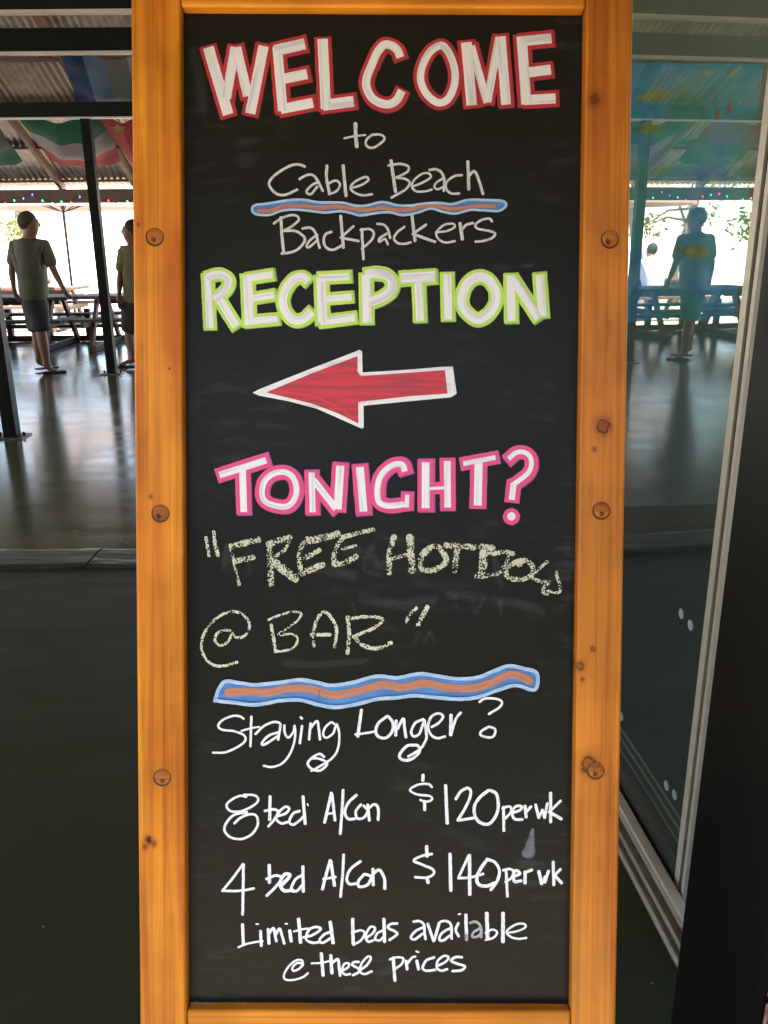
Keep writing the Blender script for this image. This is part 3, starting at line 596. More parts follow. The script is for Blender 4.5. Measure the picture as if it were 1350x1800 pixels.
# dust and crumbs lying on the bottom rail
b = MB()
for i in range(170):
    x = random.uniform(xl1+.003, xr0-.003); s_ = random.uniform(.0003, .0009); 
    if random.random() < .25: x = xl1+abs(random.gauss(0, .02))+.003
    b.box((x, ybot+.0006+s_/2, random.uniform(.0005, .004)), (s_*2, s_, s_))
o = b.obj('chalk_dust', M['chalk_thin'] if False else mat('chalk_crumbs', (.30, .27, .2), .9), board); o['kind'] = 'stuff'

# ================================================================== GLASS DOOR SIDE (right)
WVP = Vector(ray(531, 415)); WD = Vector((WVP.x, WVP.y, 0)).normalized()      # direction the wall runs, away from us
WN = Vector((WD.y, -WD.x, 0))                                                # to the right, into the building
g0 = ground(1186, 1695); LAT0 = g0.dot(WN)
def Wp(s, lat, z): return WD*s + WN*lat + Vector((0, 0, z))
def wall_hit(px, py, lat): return onplane(px, py, WN*lat, WN)
def sof(p): return p.dot(WD)
class WBox(MB):
    def wb(s, s0, s1, l0, l1, z0, z1, mi=0):
        rot = Matrix((WN, WD, Vector((0, 0, 1)))).transposed()
        s.box(Wp((s0+s1)/2, (l0+l1)/2, (z0+z1)/2), (l1-l0, s1-s0, z1-z0), mi, rot)
def wobj(name, m, s0, s1, l0, l1, z0, z1, parent=None, bevel=0):
    b = WBox(); b.wb(s0, s1, l0, l1, z0, z1); return b.obj(name, m, parent, bevel=bevel)
M['alu'] = mat('beige_anodised_aluminium', (.52, .48, .38), .38, n=.08, scale=30, metal=.15)
M['alu_dk'] = mat('dirty_aluminium', (.16, .14, .105), .5, n=.3, scale=25)
M['gasket'] = mat('black_gasket', (.012, .012, .011), .6)
M['black_wall'] = mat('black_gloss_paint', (.0045, .0052, .0042), .45, n=.15, scale=6, bump=.05, spec=.15)
M['room'] = mat('dim_interior_paint', (.15, .165, .12), .85, n=.1, scale=2)
M['brownwall'] = mat('brown_stained_frame', (.06, .028, .022), .45, n=.4, scale=9)
LG = LAT0+.105                     # the glass plane
sE = sof(wall_hit(1190, 1560, LG))  # near edge of the glass
HD = 2.7
slide = empty('sliding_glass_door', Wp(sE, LG, 0), label='sliding glass door at right reflecting the hall and the walking man', cat='glass door')
slide.location = (0, 0, 0)
SF = 3.3
wobj('track', M['alu_dk'], sE-.25, SF, LAT0, LAT0+.115, .0, .006, slide)
for k, (l0, l1, z) in enumerate(((.000, .006, .014), (.022, .028, .016), (.050, .056, .020))):
    wobj('track_ridge', M['alu'], sE-.25, SF, LAT0+l0, LAT0+l1, .0061, z, slide)
wobj('sill', M['alu'], sE-.25, SF, LAT0+.0561, LAT0+.082, .0061, .030, slide, bevel=.002)
wobj('bottom_rail', mat('bronze_rail', (.035, .036, .028), .4), sE+.001, SF, LG-.012, LG+.012, .0065, .085, slide)
# near-side stile with its rubber channel and the fixed frame beside it
wobj('stile', M['alu'], sE-.024, sE, LG-.010, LG+.014, .0066, HD, slide, bevel=.001)
wobj('seal', M['gasket'], sE-.050, sE-.024, LG-.004, LG+.006, .0066, HD, slide)
wobj('jamb', M['alu'], sE-.064, sE-.050, LG-.016, LG+.014, .0066, HD, slide, bevel=.001)
def glass_mat():
    m = bpy.data.materials.new('tinted_glass'); m.use_nodes = True; t = m.node_tree; t.nodes.clear(); N = t.nodes; L = t.links
    o = N.new('ShaderNodeOutputMaterial'); tr = N.new('ShaderNodeBsdfTransparent'); tr.inputs[0].default_value = (.70, .80, .74, 1)
    gl = N.new('ShaderNodeBsdfGlossy'); gl.inputs['Roughness'].default_value = .004; gl.inputs['Color'].default_value = (1, 1, .92, 1)
    tc = N.new('ShaderNodeTexCoord'); n = N.new('ShaderNodeTexNoise'); n.inputs['Scale'].default_value = .9; n.inputs['Detail'].default_value = 1; L.new(tc.outputs['Object'], n.inputs['Vector'])
    bp = N.new('ShaderNodeBump'); bp.inputs['Strength'].default_value = .05; bp.inputs['Distance'].default_value = .01; L.new(n.outputs[0], bp.inputs['Height']); L.new(bp.outputs[0], gl.inputs['Normal'])
    fr = N.new('ShaderNodeFresnel'); fr.inputs["IOR"].default_value = 3.5
    mx = N.new('ShaderNodeMixShader'); L.new(fr.outputs[0], mx.inputs[0]); L.new(tr.outputs[0], mx.inputs[1]); L.new(gl.outputs[0], mx.inputs[2]); L.new(mx.outputs[0], o.inputs[0]); return m
b = WBox(); 
vs = [Wp(sE, LG, .0855), Wp(SF, LG, .0855), Wp(SF, LG, HD), Wp(sE, LG, HD)]; b.add(vs, [(3, 2, 1, 0)])
pane = b.obj('pane', glass_mat(), slide)
# oval safety dots stuck on the glass
M['dot'] = mat('frosted_dot', (.30, .32, .30), .7)
for px, py in ((1197, 1079), (1213, 1099), (1171, 1381), (1185, 1397), (1092, 1260)):
    c = wall_hit(px, py, LG-.0015); vs = [c]; n = 16
    for k in range(n): a = 2*math.pi*k/n; vs.append(c+WD*math.cos(a)*.0125+Vector((0, 0, 1))*math.sin(a)*.0125)
    b = MB(); b.add(vs, [(0, 1+k, 1+(k+1) % n) for k in range(n)]); b.obj('safety_dot', M['dot'], slide)
# building shell
bld = empty('reception_building', label='dark building on the right that holds the sliding glass door', cat='building')
wobj('wall', M['room'], SF, 10.2, LG-.02, LG+.14, 0, 3.2, bld)
wobj('lintel', M['alu_dk'], sE-.07, SF-.001, LG-.02, LG+.10, HD+.001, 3.2, bld)
wobj('room_floor', mat('room_floor_tiles', (.05, .052, .042), .4, n=.2, scale=2), -.6, 4.6, LG+.0125, LG+3.5, -.03, .004, bld)
wobj('far_wall', M['room'], 4.6, 4.7, LG+.141, LG+3.5, 0, 3.2, bld)
wobj('side_wall', M['room'], -.6, 4.6, LG+3.4, LG+3.5, 0, .9, bld); wobj('side_wall', M['room'], -.6, 1.0, LG+3.4, LG+3.5, .901, 3.0, bld)  # upper side wall left open, added to let daylight onto the banner
wobj('ceiling', M['room'], -.6, 4.6, LG+.101, LG+3.5, 3.05, 3.2, bld)
# near black pier whose far edge hides the end of the door track
pe = ground(1171, 1868); LP = pe.dot(WN); sP = sof(pe)
sN = sof(wall_hit(1322, 1790, LP))
pier = wobj('black_pier', M['black_wall'], sN, sP, LP, LG+.15, .001, 3.3); tag(pier, 'black painted wall pier filling the right edge beside the glass door', 'pier')
tr_ = wobj('brown_post', M['brownwall'], sN-.5, sN-.004, LP+.02, LG+.16, .001, 3.3)
tag(tr_, 'brown scuffed post at the lower right corner beside the black pier', 'post')
b = WBox()
for k in range(7): 
    z0 = .25+k*.085; b.wb(sN-.006-.003*random.random(), sN-.004+.0008, LP+.0172-.001, LP+.02, z0, z0+.07)
b.obj('scuffed_edge', mat('scuffed_primer', (.34, .18, .15), .8, n=.4, scale=80), tr_)

# painted banner on the room's far wall
YB = 4.6
def bpt(px, py, off=.02): return onplane(px, py, WD*(YB-off), WD)
c0 = bpt(1331, 112); c1 = bpt(1301, 563); l0, l1 = (bpt(1070, 100)).dot(WN), (c0.dot(WN)+c1.dot(WN))/2
zt, zb_ = c0.z, c1.z
def banner_mat():
    m, t, b, N, L = nodes('painted_sea_banner')
    tc = N.new('ShaderNodeTexCoord'); mp = N.new('ShaderNodeMapping'); mp.inputs['Scale'].default_value = (2.2, 1, 1.2); mp.inputs['Rotation'].default_value = (0, .8, 0); L.new(tc.outputs['Object'], mp.inputs[0])
    n = N.new('ShaderNodeTexNoise'); n.inputs['Scale'].default_value = 1.6; n.inputs['Detail'].default_value = 5; n.inputs['Distortion'].default_value = .6; L.new(mp.outputs[0], n.inputs['Vector'])
    cr = N.new('ShaderNodeValToRGB'); e = cr.color_ramp.elements; e[0].position = .3; e[0].color = (.055, .17, .075, 1); e[1].position = .72; e[1].color = (.17, .42, .62, 1)
    x = e.new(.45); x.color = (.06, .30, .30, 1); x = e.new(.58); x.color = (.04, .23, .37, 1)
    L.new(n.outputs[0], cr.inputs[0]); L.new(cr.outputs[0], b.inputs['Base Color']); b.inputs['Roughness'].default_value = .5; return m
ban = wobj('sea_banner', banner_mat(), YB-.02, YB-.008, l0, l1, zb_, zt)
tag(ban, 'teal painted sea mural with yellow fish seen through the glass door', 'mural')
def fishmesh(px, py, L_, ang, m, name='painted_fish'):
    c = bpt(px, py, .0225); b = MB(); P = []
    prof = [(-1, .28), (-.72, .06), (-.45, .20), (-.1, .33), (.3, .30), (.7, .16), (1, 0), (.7, -.16), (.3, -.30), (-.1, -.33), (-.45, -.20), (-.72, -.06), (-1, -.28), (-.85, 0)]
    ca, sa = math.cos(ang), math.sin(ang)
    vs = [c+WN*((x*ca-y*sa)*L_)+Vector((0, 0, 1))*((x*sa+y*ca)*L_) for x, y in prof]
    vs2 = [Vector((x*ca-y*sa, x*sa+y*ca, 0)) for x, y in prof]; b.add(vs, tessellate_polygon([vs2])); return b.obj(name, m, ban)
M['fy'] = mat('yellow_fish_paint', (.20, .24, .05), .5, n=.5, scale=20); M['fo'] = mat('orange_fish_paint', (.34, .12, .08), .5, n=.2, scale=20); M['fw'] = mat('pale_fish_paint', (.24, .34, .20), .5, n=.2, scale=20)
for px, py, L_, an, mm in ((1218, 442, .11, -.2, 'fy'), (1241, 131, .045, .3, 'fw'), (1290, 128, .05, .5, 'fw'), (1150, 168, .10, .1, 'fy'), (1262, 202, .035, 1.4, 'fo'), (1283, 192, .035, 1.3, 'fo'), (1140, 225, .09, 0, 'fy'), (1290, 300, .06, .7, 'fw'), (1160, 300, .07, .5, 'fw')):
    fishmesh(px, py, L_, an, M[mm])

# ================================================================== OPEN PAVILION
SL = math.tan(R(25)); EY, EZ = 13.5, 2.32
RY = 4.5; RZ = EZ+SL*(EY-RY)
def rz(y): return EZ+SL*(EY-y)
BY, BZ = -0.9, 2.35; SB = (RZ-BZ)/(RY-BY)  # unseen rear eave set low and close to shade the sign's top
pav = empty('open_pavilion', label='open-sided pavilion with corrugated roof, brown rafters and dark steel posts', cat='pavilion')
def corrugated(x0, x1, ya, za, yb, zb, m, off=0):
    b = MB(); per = .088; n = int((x1-x0)/per*6); vs = []; fs = []
    for i in range(n+1):
        x = x0+(x1-x0)*i/n; h = .011*math.sin(x/per*2*math.pi)+off+.004*(i/n)
        vs += [Vector((x, ya, za+h)), Vector((x, yb, zb+h))]
    for i in range(n): fs.append((2*i, 2*i+1, 2*i+3, 2*i+2))
    b.add(vs, fs); return b
M['roof'] = mat('galvanised_corrugated_sheet', (.50, .40, .34), .42, metal=.35, n=.25, scale=6, rvar=.1)
for x0, x1 in ((-16, -12.8), (-12.8, -9.6), (-9.6, -6.4), (-6.4, -3.2), (-3.2, 0), (0, 3.2), (3.2, 4.3)):
    corrugated(x0, x1+.05, RY, rz(RY), EY+.05, rz(EY+.05), M['roof']).obj('roof_sheet', M['roof'], pav)
    corrugated(x0, x1+.05, BY, BZ, RY+.02, RZ+.012, M['roof']).obj('roof_sheet', M['roof'], pav)
M['rafter'] = mat('brown_painted_rafter', (.20, .10, .072), .55, n=.2, scale=10)
M['steel_dk'] = mat('dark_painted_steel', (.008, .0095, .0065), .5, n=.2, scale=12, spec=.12)
M['fascia'] = mat('brown_fascia', (.13, .075, .055), .6, n=.2, scale=5)
M['trim'] = mat('pale_beam_edge', (.60, .55, .48), .5)
rp = aty(105, 325, 13.0); rx1 = onplane(62, 268, Vector((0, EY, EZ-.1)), Vector((0, SL, 1))).x
rx2 = onplane(196, 255, Vector((0, EY, EZ-.1)), Vector((0, SL, 1))).x
stp = rx2-rx1
k0 = -9
for k in range(k0, 10):
    x = rx1+stp*k
    if x < -16 or x > 7: continue
    b = MB(); b.bar((x, RY, rz(RY)-.075), (x, EY, rz(EY)-.075), .055, .11); b.obj('rafter', M['rafter'], pav)
    b = MB(); b.bar((x, BY, BZ-.075), (x, RY-.03, RZ-.09), .055, .11); b.obj('rafter', M['rafter'], pav)
for y in (13.35, 12.55, 11.75, 10.9, 10, 9.1, 8.2, 7.3, 6.4, 5.5):
    b = MB(); b.bar((-16, y, rz(y)-.036), (7, y, rz(y)-.036), .07, .035); b.obj('purlin', M['fascia'], pav)
def tie(y, z, h):
    b = MB(); b.box((-4.5, y, z+h/2), (23, .09, h)); o = b.obj('tie_beam', M['steel_dk'], pav)
    b = MB(); b.box((-4.5, y-.03, z-.0085), (23, .07, .016)); b.obj('trim_strip', M['trim'], o)
pB = ground(198, 657); pA = ground(22, 768)
zB = aty(100, 207, pB.y).z; zA = aty(100, 93, pA.y).z; zC = aty(100, 21, 5.6).z
tie(pB.y, zB, .15); tie(pA.y, zA, .15); tie(5.6, zC, .16)
tie(3.0, zC+.1, .16); 
def post(p, top, w=.105):
    b = MB(); b.box((p.x, p.y, top/2), (w, w, top-.02)); o = b.obj('post', M['steel_dk'], pav, bevel=.006)
    b = MB(); b.box((p.x, p.y, .006), (.24, .2, .012)); o2 = b.obj('base_plate', mat('worn_plate', (.10, .09, .075), .4, metal=.4), o)
    for sx in (-1, 1):
        b = MB(); b.tube([(p.x+sx*.095, p.y, .012), (p.x+sx*.095, p.y, .04)], .012, 6); b.obj('bolt', M['steel_dk'], o)
    b = MB(); b.bar((p.x, p.y, top-.35), (p.x-.45, p.y, top+.02), .05, .05, up=(0, 1, 0)); 
post(pB, zB); post(pA, zA)
for x in (-8.5, -13): post(Vector((x, pB.y, 0)), zB)
post(Vector((-8.5, pA.y, 0)), zA)
for x in (-7.6, -11.4, 1.5): post(Vector((x, 13.42, 0)), 2.03, .09)
# eave beam
e0 = aty(100, 333, 13.4).z; e1 = aty(100, 357, 13.4).z
b = MB(); b.box((-4.5, 13.4, (e0+e1)/2), (23, .05, e0-e1)); eave = b.obj('eave_board', M['fascia'], pav)
for x in (rx1, rx2):
    b = MB(); b.bar((x, 13.36, e0-.02), (x, 13.36, rz(13.3)-.05), .05, .05, up=(0, 1, 0)); b.obj('eave_block', M['rafter'], pav)

# ---- fairy lights along the eave board
fl = empty('fairy_lights', label='string of small coloured fairy lights along the brown eave board', cat='fairy lights')
wire = []; bulbs = []
def em(name, c, s=1.5):
    m, t, b, N, L = nodes(name); b.inputs['Base Color'].default_value = (*c, 1); b.inputs['Emission Color'].default_value = (*c, 1); b.inputs['Emission Strength'].default_value = s; return m
cols = [em('green_bulb', (.05, .9, .35)), em('red_bulb', (1, .06, .05)), em('blue_bulb', (.08, .12, 1)), em('amber_bulb', (.9, .5, .1))]
n = 260
for i in range(n+1):
    x = -12+12*i/n; z = e0-.05-.13*abs(math.sin(i*.17))-.02*math.sin(i*1.3); wire.append((x, 13.368, z))
b = MB(); b.tube(wire, .003, 4); b.obj('wire', M['gasket'], fl)
bm = []
for c in cols:
    b = MB(); b.tube([(0, 0, 0), (0, 0, -.012), (0, 0, -.03)], [.006, .011, .003], 6); o = b.obj('bulb', c, fl); bm.append(o)
used = set()
for i in range(2, n, 3):
    k = random.randrange(4)
    o = bm[k] if k not in used else mesh_copy(bm[k], fl)
    used.add(k); o.location = wire[i]
for k in range(4):
    if k not in used: bm[k].location = wire[1]

# ---- cloth flags hung under the rafters
def flag(px, quad, bands, label, sag=.2, vert=False, star=None):
    """quad: four photo measures on a plane a little under the roof; bands: colours"""
    P = [onplane(x, y, Vector((0, EY, EZ-.30)), Vector((0, SL, 1))) for x, y in quad]   # tl tr br bl
    f = empty('cloth_flag', label=label, cat='flag', group='cloth flags hung under the roof')
    nb = len(bands); nu, nv = 16, 5
    for bi, mm in enumerate(bands):
        b = MB(); vs = []; fs = []
        for j in range(nv+1):
            for i in range(nu+1):
                u = i/nu; v = (bi+j/nv)/nb
                if vert: uu, vv = v, u
                else: uu, vv = u, v
                top = P[0].lerp(P[1], uu); bot = P[3].lerp(P[2], uu); q = top.lerp(bot, vv)
                s_ = sag*4*uu*(1-uu)*(.45+.55*math.sin(math.pi*vv))+.018*math.sin(uu*17+vv*5)+.012*math.sin(vv*14)
                vs.append(q-Vector((0, 0, s_)))
        for j in range(nv):
            for i in range(nu): a = j*(nu+1)+i; fs.append((a, a+1, a+nu+2, a+nu+1))
        b.add(vs, fs); b.obj('flag_band', mm, f, smooth=True)
    return f, P
def cloth(name, c):
    m, t, b, N, L = nodes(name); b.inputs['Base Color'].default_value = (*c, 1); b.inputs['Roughness'].default_value = .8
    tr = N.new('ShaderNodeBsdfTranslucent'); tr.inputs[0].default_value = (*c, 1); mx = N.new('ShaderNodeMixShader'); mx.inputs[0].default_value = .3
    L.new(b.outputs[0], mx.inputs[1]); L.new(tr.outputs[0], mx.inputs[2]); L.new(mx.outputs[0], N['Material Output'].inputs[0]); return m
cg, cw, crd = cloth('green_cloth', (.02, .14, .075)), cloth('white_cloth', (.36, .33, .34)), cloth('red_cloth', (.42, .045, .055))
cbl, cgr, clb = cloth('blue_cloth', (.012, .035, .12)), cloth('grey_cloth', (.16, .165, .14)), cloth('pale_blue_cloth', (.10, .15, .24))
flag(0, [(28, 200), (182, 200), (212, 281), (88, 281)], [cg, cw, crd], 'green, white and red striped flag sagging under the roof left of the post')
f2, P2 = flag(0, [(170, 200), (262, 200), (330, 285), (228, 285)], [crd, crd], 'red flag with a yellow star beside the sign frame')
flag(0, [(104, 88), (300, 88), (330, 180), (136, 180)], [cbl, clb, cgr, cw, crd], 'blue, grey and white flag between the dark tie beams', vert=True)
flag(0, [(-300, 88), (-120, 88), (-60, 180), (-230, 180)], [cbl, cw, crd], 'blue, white and red flag over the left end of the hall', vert=True)
flag(0, [(-160, 200), (-20, 200), (40, 281), (-90, 281)], [crd, cgr, cg], 'dull red, grey and green flag hanging at the far left')
b = MB(); sc_ = onplane(209, 226, Vector((0, EY, EZ-.50)), Vector((0, SL, 1))); pts = []
for k in range(10):
    a = math.pi/2+k*math.pi/5; r = .11 if k % 2 == 0 else .045; pts.append(Vector((math.cos(a)*r, math.sin(a)*r, 0)))
ax = Vector((1, 0, 0)); ay = Vector((0, -1, SL)).normalized()
b.add([sc_+ax*p.x+ay*p.y for p in pts], tessellate_polygon([pts])); b.obj('star', cloth('yellow_cloth', (.30, .30, .05)), f2)

# ================================================================== FURNITURE AT THE FAR EDGE
M['tim_dk'] = mat('dark_oiled_timber', (.035, .024, .018), .6, spec=.2, n=.3, scale=6, stretch=(1, 6, 6))
M['tim_md'] = mat('weathered_timber', (.10, .06, .045), .6, spec=.25, n=.3, scale=6, stretch=(1, 6, 6))
def picnic(loc, L_, rzv, label, m=None, depth=.8):
    m = m or M['tim_dk']; t = empty('picnic_table', loc, rzv, label=label, cat='picnic table', group='timber picnic tables along the far edge of the hall')
    b0 = None
    for k in range(4):
        if b0 is None:
            b = MB(); b.box((0, 0, 0), (L_, depth/4-.012, .045)); b0 = b.obj('table_plank', m, t, bevel=.004); o = b0
        else: o = mesh_copy(b0, t)
        o.location = (0, -depth/2+depth/4*(k+.5), .735)
    b = MB(); b.box((0, 0, 0), (L_, .13, .04)); s0 = b.obj('bench_plank', m, t, bevel=.004)
    i = 0
    for y in (-depth/2-.32, -depth/2-.18, depth/2+.18, depth/2+.32):
        o = s0 if i == 0 else mesh_copy(s0, t); o.location = (0, y, .44); i += 1
    for sx in (-1, 1):
        x = sx*(L_/2-.28)
        for sy in (-1, 1):
            b = MB(); b.bar((x, sy*(depth/2+.3), .03), (x, sy*(depth/2-.18), .71), .09, .05, up=(1, 0, 0)); b.obj('leg', m, t)
        b = MB(); b.box((x+.05*sx, 0, .39), (.045, depth+.86, .09)); b.obj('cross_beam', m, t)
        b = MB(); b.box((x-.05*sx, 0, .045), (.06, depth+.7, .08)); b.obj('foot_rail', m, t)
    b = MB(); b.box((0, 0, .66), (L_-.5, .09, .07)); b.obj('stretcher', m, t)
    return t
tA = ground(96, 603)
picnic((aty(70, 600, 12.9).x-.35, 12.95, 0), 1.9, 0, 'dark picnic table directly behind the walking man in the grey shirt')
picnic((aty(215, 600, 13.0).x+.2, 13.1, 0), 1.5, 0, 'picnic table behind the steel post next to the sign frame', M['tim_md'])
picnic((aty(-130, 600, 12.6).x, 12.6, 0), 1.9, .05, 'dark picnic table left of the walking man')
picnic((-9.4, 14.9, -.03), 1.9, .0, 'far picnic table outside the eave, left end', M['tim_md'])
picnic((-6.5, 16.2, -.03), 2.0, 0, 'outdoor picnic table where a person in a pale blue shirt sits', M['tim_md'])
# low slatted barrier along the floor edge
bar_ = empty('low_barrier', label='low dark timber barrier with open bays along the far floor edge', cat='barrier')
y_ = 13.75; x0_, x1_ = -9.6, -2.6
for z, h in ((.05, .09), (.24, .05)):
    b = MB(); b.box(((x0_+x1_)/2, y_, z), (x1_-x0_, .07, h)); b.obj('rail', M['tim_dk'], bar_)
k = 0; x = x0_
while x < x1_:
    b = MB(); b.box((x, y_, .26), (.085, .08, .50)); b.obj('upright', M['tim_dk'], bar_); x += .62

# market umbrella outside
um = empty('market_umbrella', (aty(118, 430, 17.5).x, 17.5, 0), label='beige market umbrella standing outside beyond the eave', cat='umbrella')
b = MB(); b.tube([(0, 0, 0), (0, 0, 2.95)], .028, 8); b.obj('pole', M['tim_dk'], um)
b = MB(); b.tube([(0, 0, -.03), (0, 0, .09)], .28, 14); b.obj('base', M['steel_dk'], um)
mU = cloth('beige_canvas', (.42, .31, .27)); n = 8
for k in range(n):
    a0 = 2*math.pi*k/n+.2; a1 = 2*math.pi*(k+1)/n+.2; r = 1.75
    b = MB(); p0 = Vector((math.cos(a0)*r, math.sin(a0)*r, 2.28)); p1 = Vector((math.cos(a1)*r, math.sin(a1)*r, 2.28)); top = Vector((0, 0, 2.95)); md = (p0+p1)/2*.98+Vector((0, 0, .03)); 
    b.add([top, p0, p1, p0-Vector((0, 0, .16)), p1-Vector((0, 0, .16)), (p0+top)/2, (p1+top)/2], [(0, 5, 6), (5, 1, 2, 6), (1, 3, 4, 2)]); b.obj('canopy_panel', mU, um)
    b = MB(); b.bar(p0+Vector((0, 0, -.01)), top-Vector((0, 0, .03)), .02, .02); b.obj('rib', M['tim_dk'], um)
    b = MB(); b.bar((0, 0, 2.05), p0*.55+Vector((0, 0, 1.13)), .016, .016); b.obj('strut', M['tim_dk'], um)

# ================================================================== PEOPLE
def skin_obj(name, verts, edges, radii, m, parent, root=0, sub=2):
    me = bpy.data.meshes.new(name); me.from_pydata([tuple(v) for v in verts], edges, []); me.materials.append(m)
    o = bpy.data.objects.new(name, me); C.objects.link(o); o.parent = parent
    md = o.modifiers.new('skin', 'SKIN'); md.use_smooth_shade = True
    sv = me.skin_vertices[0].data if me.skin_vertices else None
    if sv is None:
        bpy.context.view_layer.objects.active = o
    lay = me.skin_vertices
    if not lay:
        import bmesh
        bm_ = bmesh.new(); bm_.from_mesh(me); bm_.verts.layers.skin.verify(); bm_.to_mesh(me); bm_.free(); 
    for i, r in enumerate(radii):
        d = me.skin_vertices[0].data[i]; d.radius = r if isinstance(r, tuple) else (r, r); d.use_root = (i == root)
    s = o.modifiers.new('sub', 'SUBSURF'); s.levels = sub; s.render_levels = sub
    return o
class Sk:
    def __init__(s): s.v = []; s.e = []; s.r = []; s.n = {}
    def p(s, name, co, r, to=None):
        s.n[name] = len(s.v); s.v.append(Vector(co)); s.r.append(r)
        if to is not None: s.e.append((s.n[to], s.n[name]))
def person(loc, rzv, J, label, skin, hairm, shirt, shorts, shoe, scale=1, hair_full=True, group=None):
    t = empty('person', loc, rzv, label=label, cat='person'); t.scale = (scale,)*3
    V = Vector; S_ = Sk(); g = lambda k: V(J[k])
    S_.p('pelvis', g('pelvis'), (.15, .115)); S_.p('waist', g('waist'), (.145, .11), 'pelvis'); S_.p('chest', g('chest'), (.165, .12), 'waist')
    nb = g('chest').lerp(g('neck'), .62); S_.p('uc', nb, (.12, .09), 'chest'); S_.p('neck', g('neck')-(g('neck')-nb)*.15, .070, 'uc')
    hd = g('head'); hn = (hd-g('neck')).normalized(); fc = V(J['face']).normalized()
    S_.p('jaw', g('neck').lerp(hd, .45)+fc*.022, (.082, .088), 'neck'); S_.p('mid', hd+fc*.012, (.104, .112), 'jaw'); S_.p('crown', hd+hn*.075, (.088, .098), 'mid')
    for s, q in (('l', 'l'), ('r', 'r')):
        sh, el, wr, ha = g('sh'+q), g('el'+q), g('wr'+q), g('ha'+q)
        S_.p('sh'+q, sh, .062, 'uc'); S_.p('ua'+q, sh.lerp(el, .5), .050, 'sh'+q); S_.p('el'+q, el, .041, 'ua'+q); S_.p('fa'+q, el.lerp(wr, .35), .041, 'el'+q); S_.p('wr'+q, wr, (.027, .024), 'fa'+q)
        d = (ha-wr).normalized(); S_.p('pa'+q, wr+d*.05, (.038, .018), 'wr'+q)
        sd = V(J.get('side'+q, (0, 1, 0))).normalized(); up = d.cross(sd)
        for i, (o_, ln) in enumerate(((-.030, .066), (-.010, .078), (.010, .074), (.029, .058))):
            b0 = wr+d*.088+sd*o_
            S_.p(f'f{i}a{q}', b0, .0095, 'pa'+q); S_.p(f'f{i}b{q}', b0+d*ln*.5+up*.006, .0085, f'f{i}a{q}'); S_.p(f'f{i}c{q}', b0+d*ln*.9+up*.022, .007, f'f{i}b{q}')
        S_.p('t0'+q, wr+d*.045-sd*.035, .011, 'pa'+q); S_.p('t1'+q, wr+d*.085-sd*.052+up*.01, .009, 't0'+q)
        hp, kn, an, to = g('hp'+q), g('kn'+q), g('an'+q), g('to'+q)
        S_.p('hp'+q, hp, .095, 'pelvis'); S_.p('th'+q, hp.lerp(kn, .45), .082, 'hp'+q); S_.p('kn'+q, kn, .064, 'th'+q); S_.p('cf'+q, kn.lerp(an, .32), .068, 'kn'+q); S_.p('an'+q, an, .036, 'cf'+q)
        fd = (to-an); fd.z = 0; fd.normalize(); S_.p('hl'+q, an-fd*.03-V((0, 0, .045)), .032, 'an'+q); S_.p('ft'+q, V((to.x, to.y, an.z-.055))-fd*.07, (.042, .025), 'an'+q); S_.p('to'+q, V((to.x, to.y, an.z-.066)), (.038, .016), 'ft'+q)
    body = skin_obj('body', S_.v, S_.e, S_.r, skin, t)
    # head details: nose, ears, brow
    rt = fc.cross(hn).normalized(); hc = hd+hn*.01
    def blob(name, c, r, m, parent, n=10):
        b = MB(); vs = []; fs = []
        for j in range(n+1):
            th = math.pi*j/n
            for k in range(n*2):
                a = math.pi*k/n; vs.append(c+rt*(math.sin(th)*math.cos(a)*r[0])+fc*(math.sin(th)*math.sin(a)*r[1])+hn*(math.cos(th)*r[2]))
        w_ = n*2
        for j in range(n):
            for k in range(w_): fs.append((j*w_+k, j*w_+(k+1) % w_, (j+1)*w_+(k+1) % w_, (j+1)*w_+k))
        b.add(vs, fs); return b.obj(name, m, parent, smooth=True)
    blob('nose', hc+fc*.103-hn*.012, (.014, .022, .026), skin, body, 6); blob('mouth', hc+fc*.090-hn*.052, (.026, .010, .008), mat('lips', (.30, .10, .08), .5), body, 6)
    for s in (-1, 1):
        blob('ear', hc+rt*s*.084-fc*.005-hn*.01, (.012, .02, .032), skin, body, 6); blob('eye', hc+rt*s*.032+fc*.090+hn*.018, (.013, .009, .007), M['gasket'], body, 6)
    h = blob('hair', hc-fc*.028+hn*.016, (.104, .106, .112), hairm, body, 12)
    # clothing
    K = Sk(); dn = V((0, 0, -1))
    hem = g('pelvis')+V((0, 0, J.get('hem', -.04)))
    K.p('c', g('chest'), (.245, .172)); K.p('w', g('waist'), (.225, .170), 'c'); K.p('h', hem, (.225, .180), 'w'); K.p('u', nb+V((0, 0, -.01)), (.19, .125), 'c'); K.p('n', g('neck')-hn*.03, .088, 'u')
    for q in 'lr':
        sh, el = g('sh'+q), g('el'+q); K.p('s'+q, sh, (.100, .095), 'u'); K.p('a'+q, sh.lerp(el, .45), (.088, .080), 's'+q); K.p('b'+q, sh.lerp(el, .85), (.084, .075), 'a'+q)
    skin_obj('shirt', K.v, K.e, K.r, shirt, t)
    K = Sk(); K.p('h', g('pelvis'), (.20, .165))
    K.p('t', g('pelvis')+V((0, 0, .09)), (.18, .15), 'h')
    for q in 'lr':
        hp, kn = g('hp'+q), g('kn'+q); K.p('a'+q, hp.lerp(kn, .2), .128, 'h'); K.p('b'+q, hp.lerp(kn, .6), .120, 'a'+q); K.p('c'+q, hp.lerp(kn, .88), .118, 'b'+q)
    skin_obj('shorts', K.v, K.e, K.r, shorts, t)
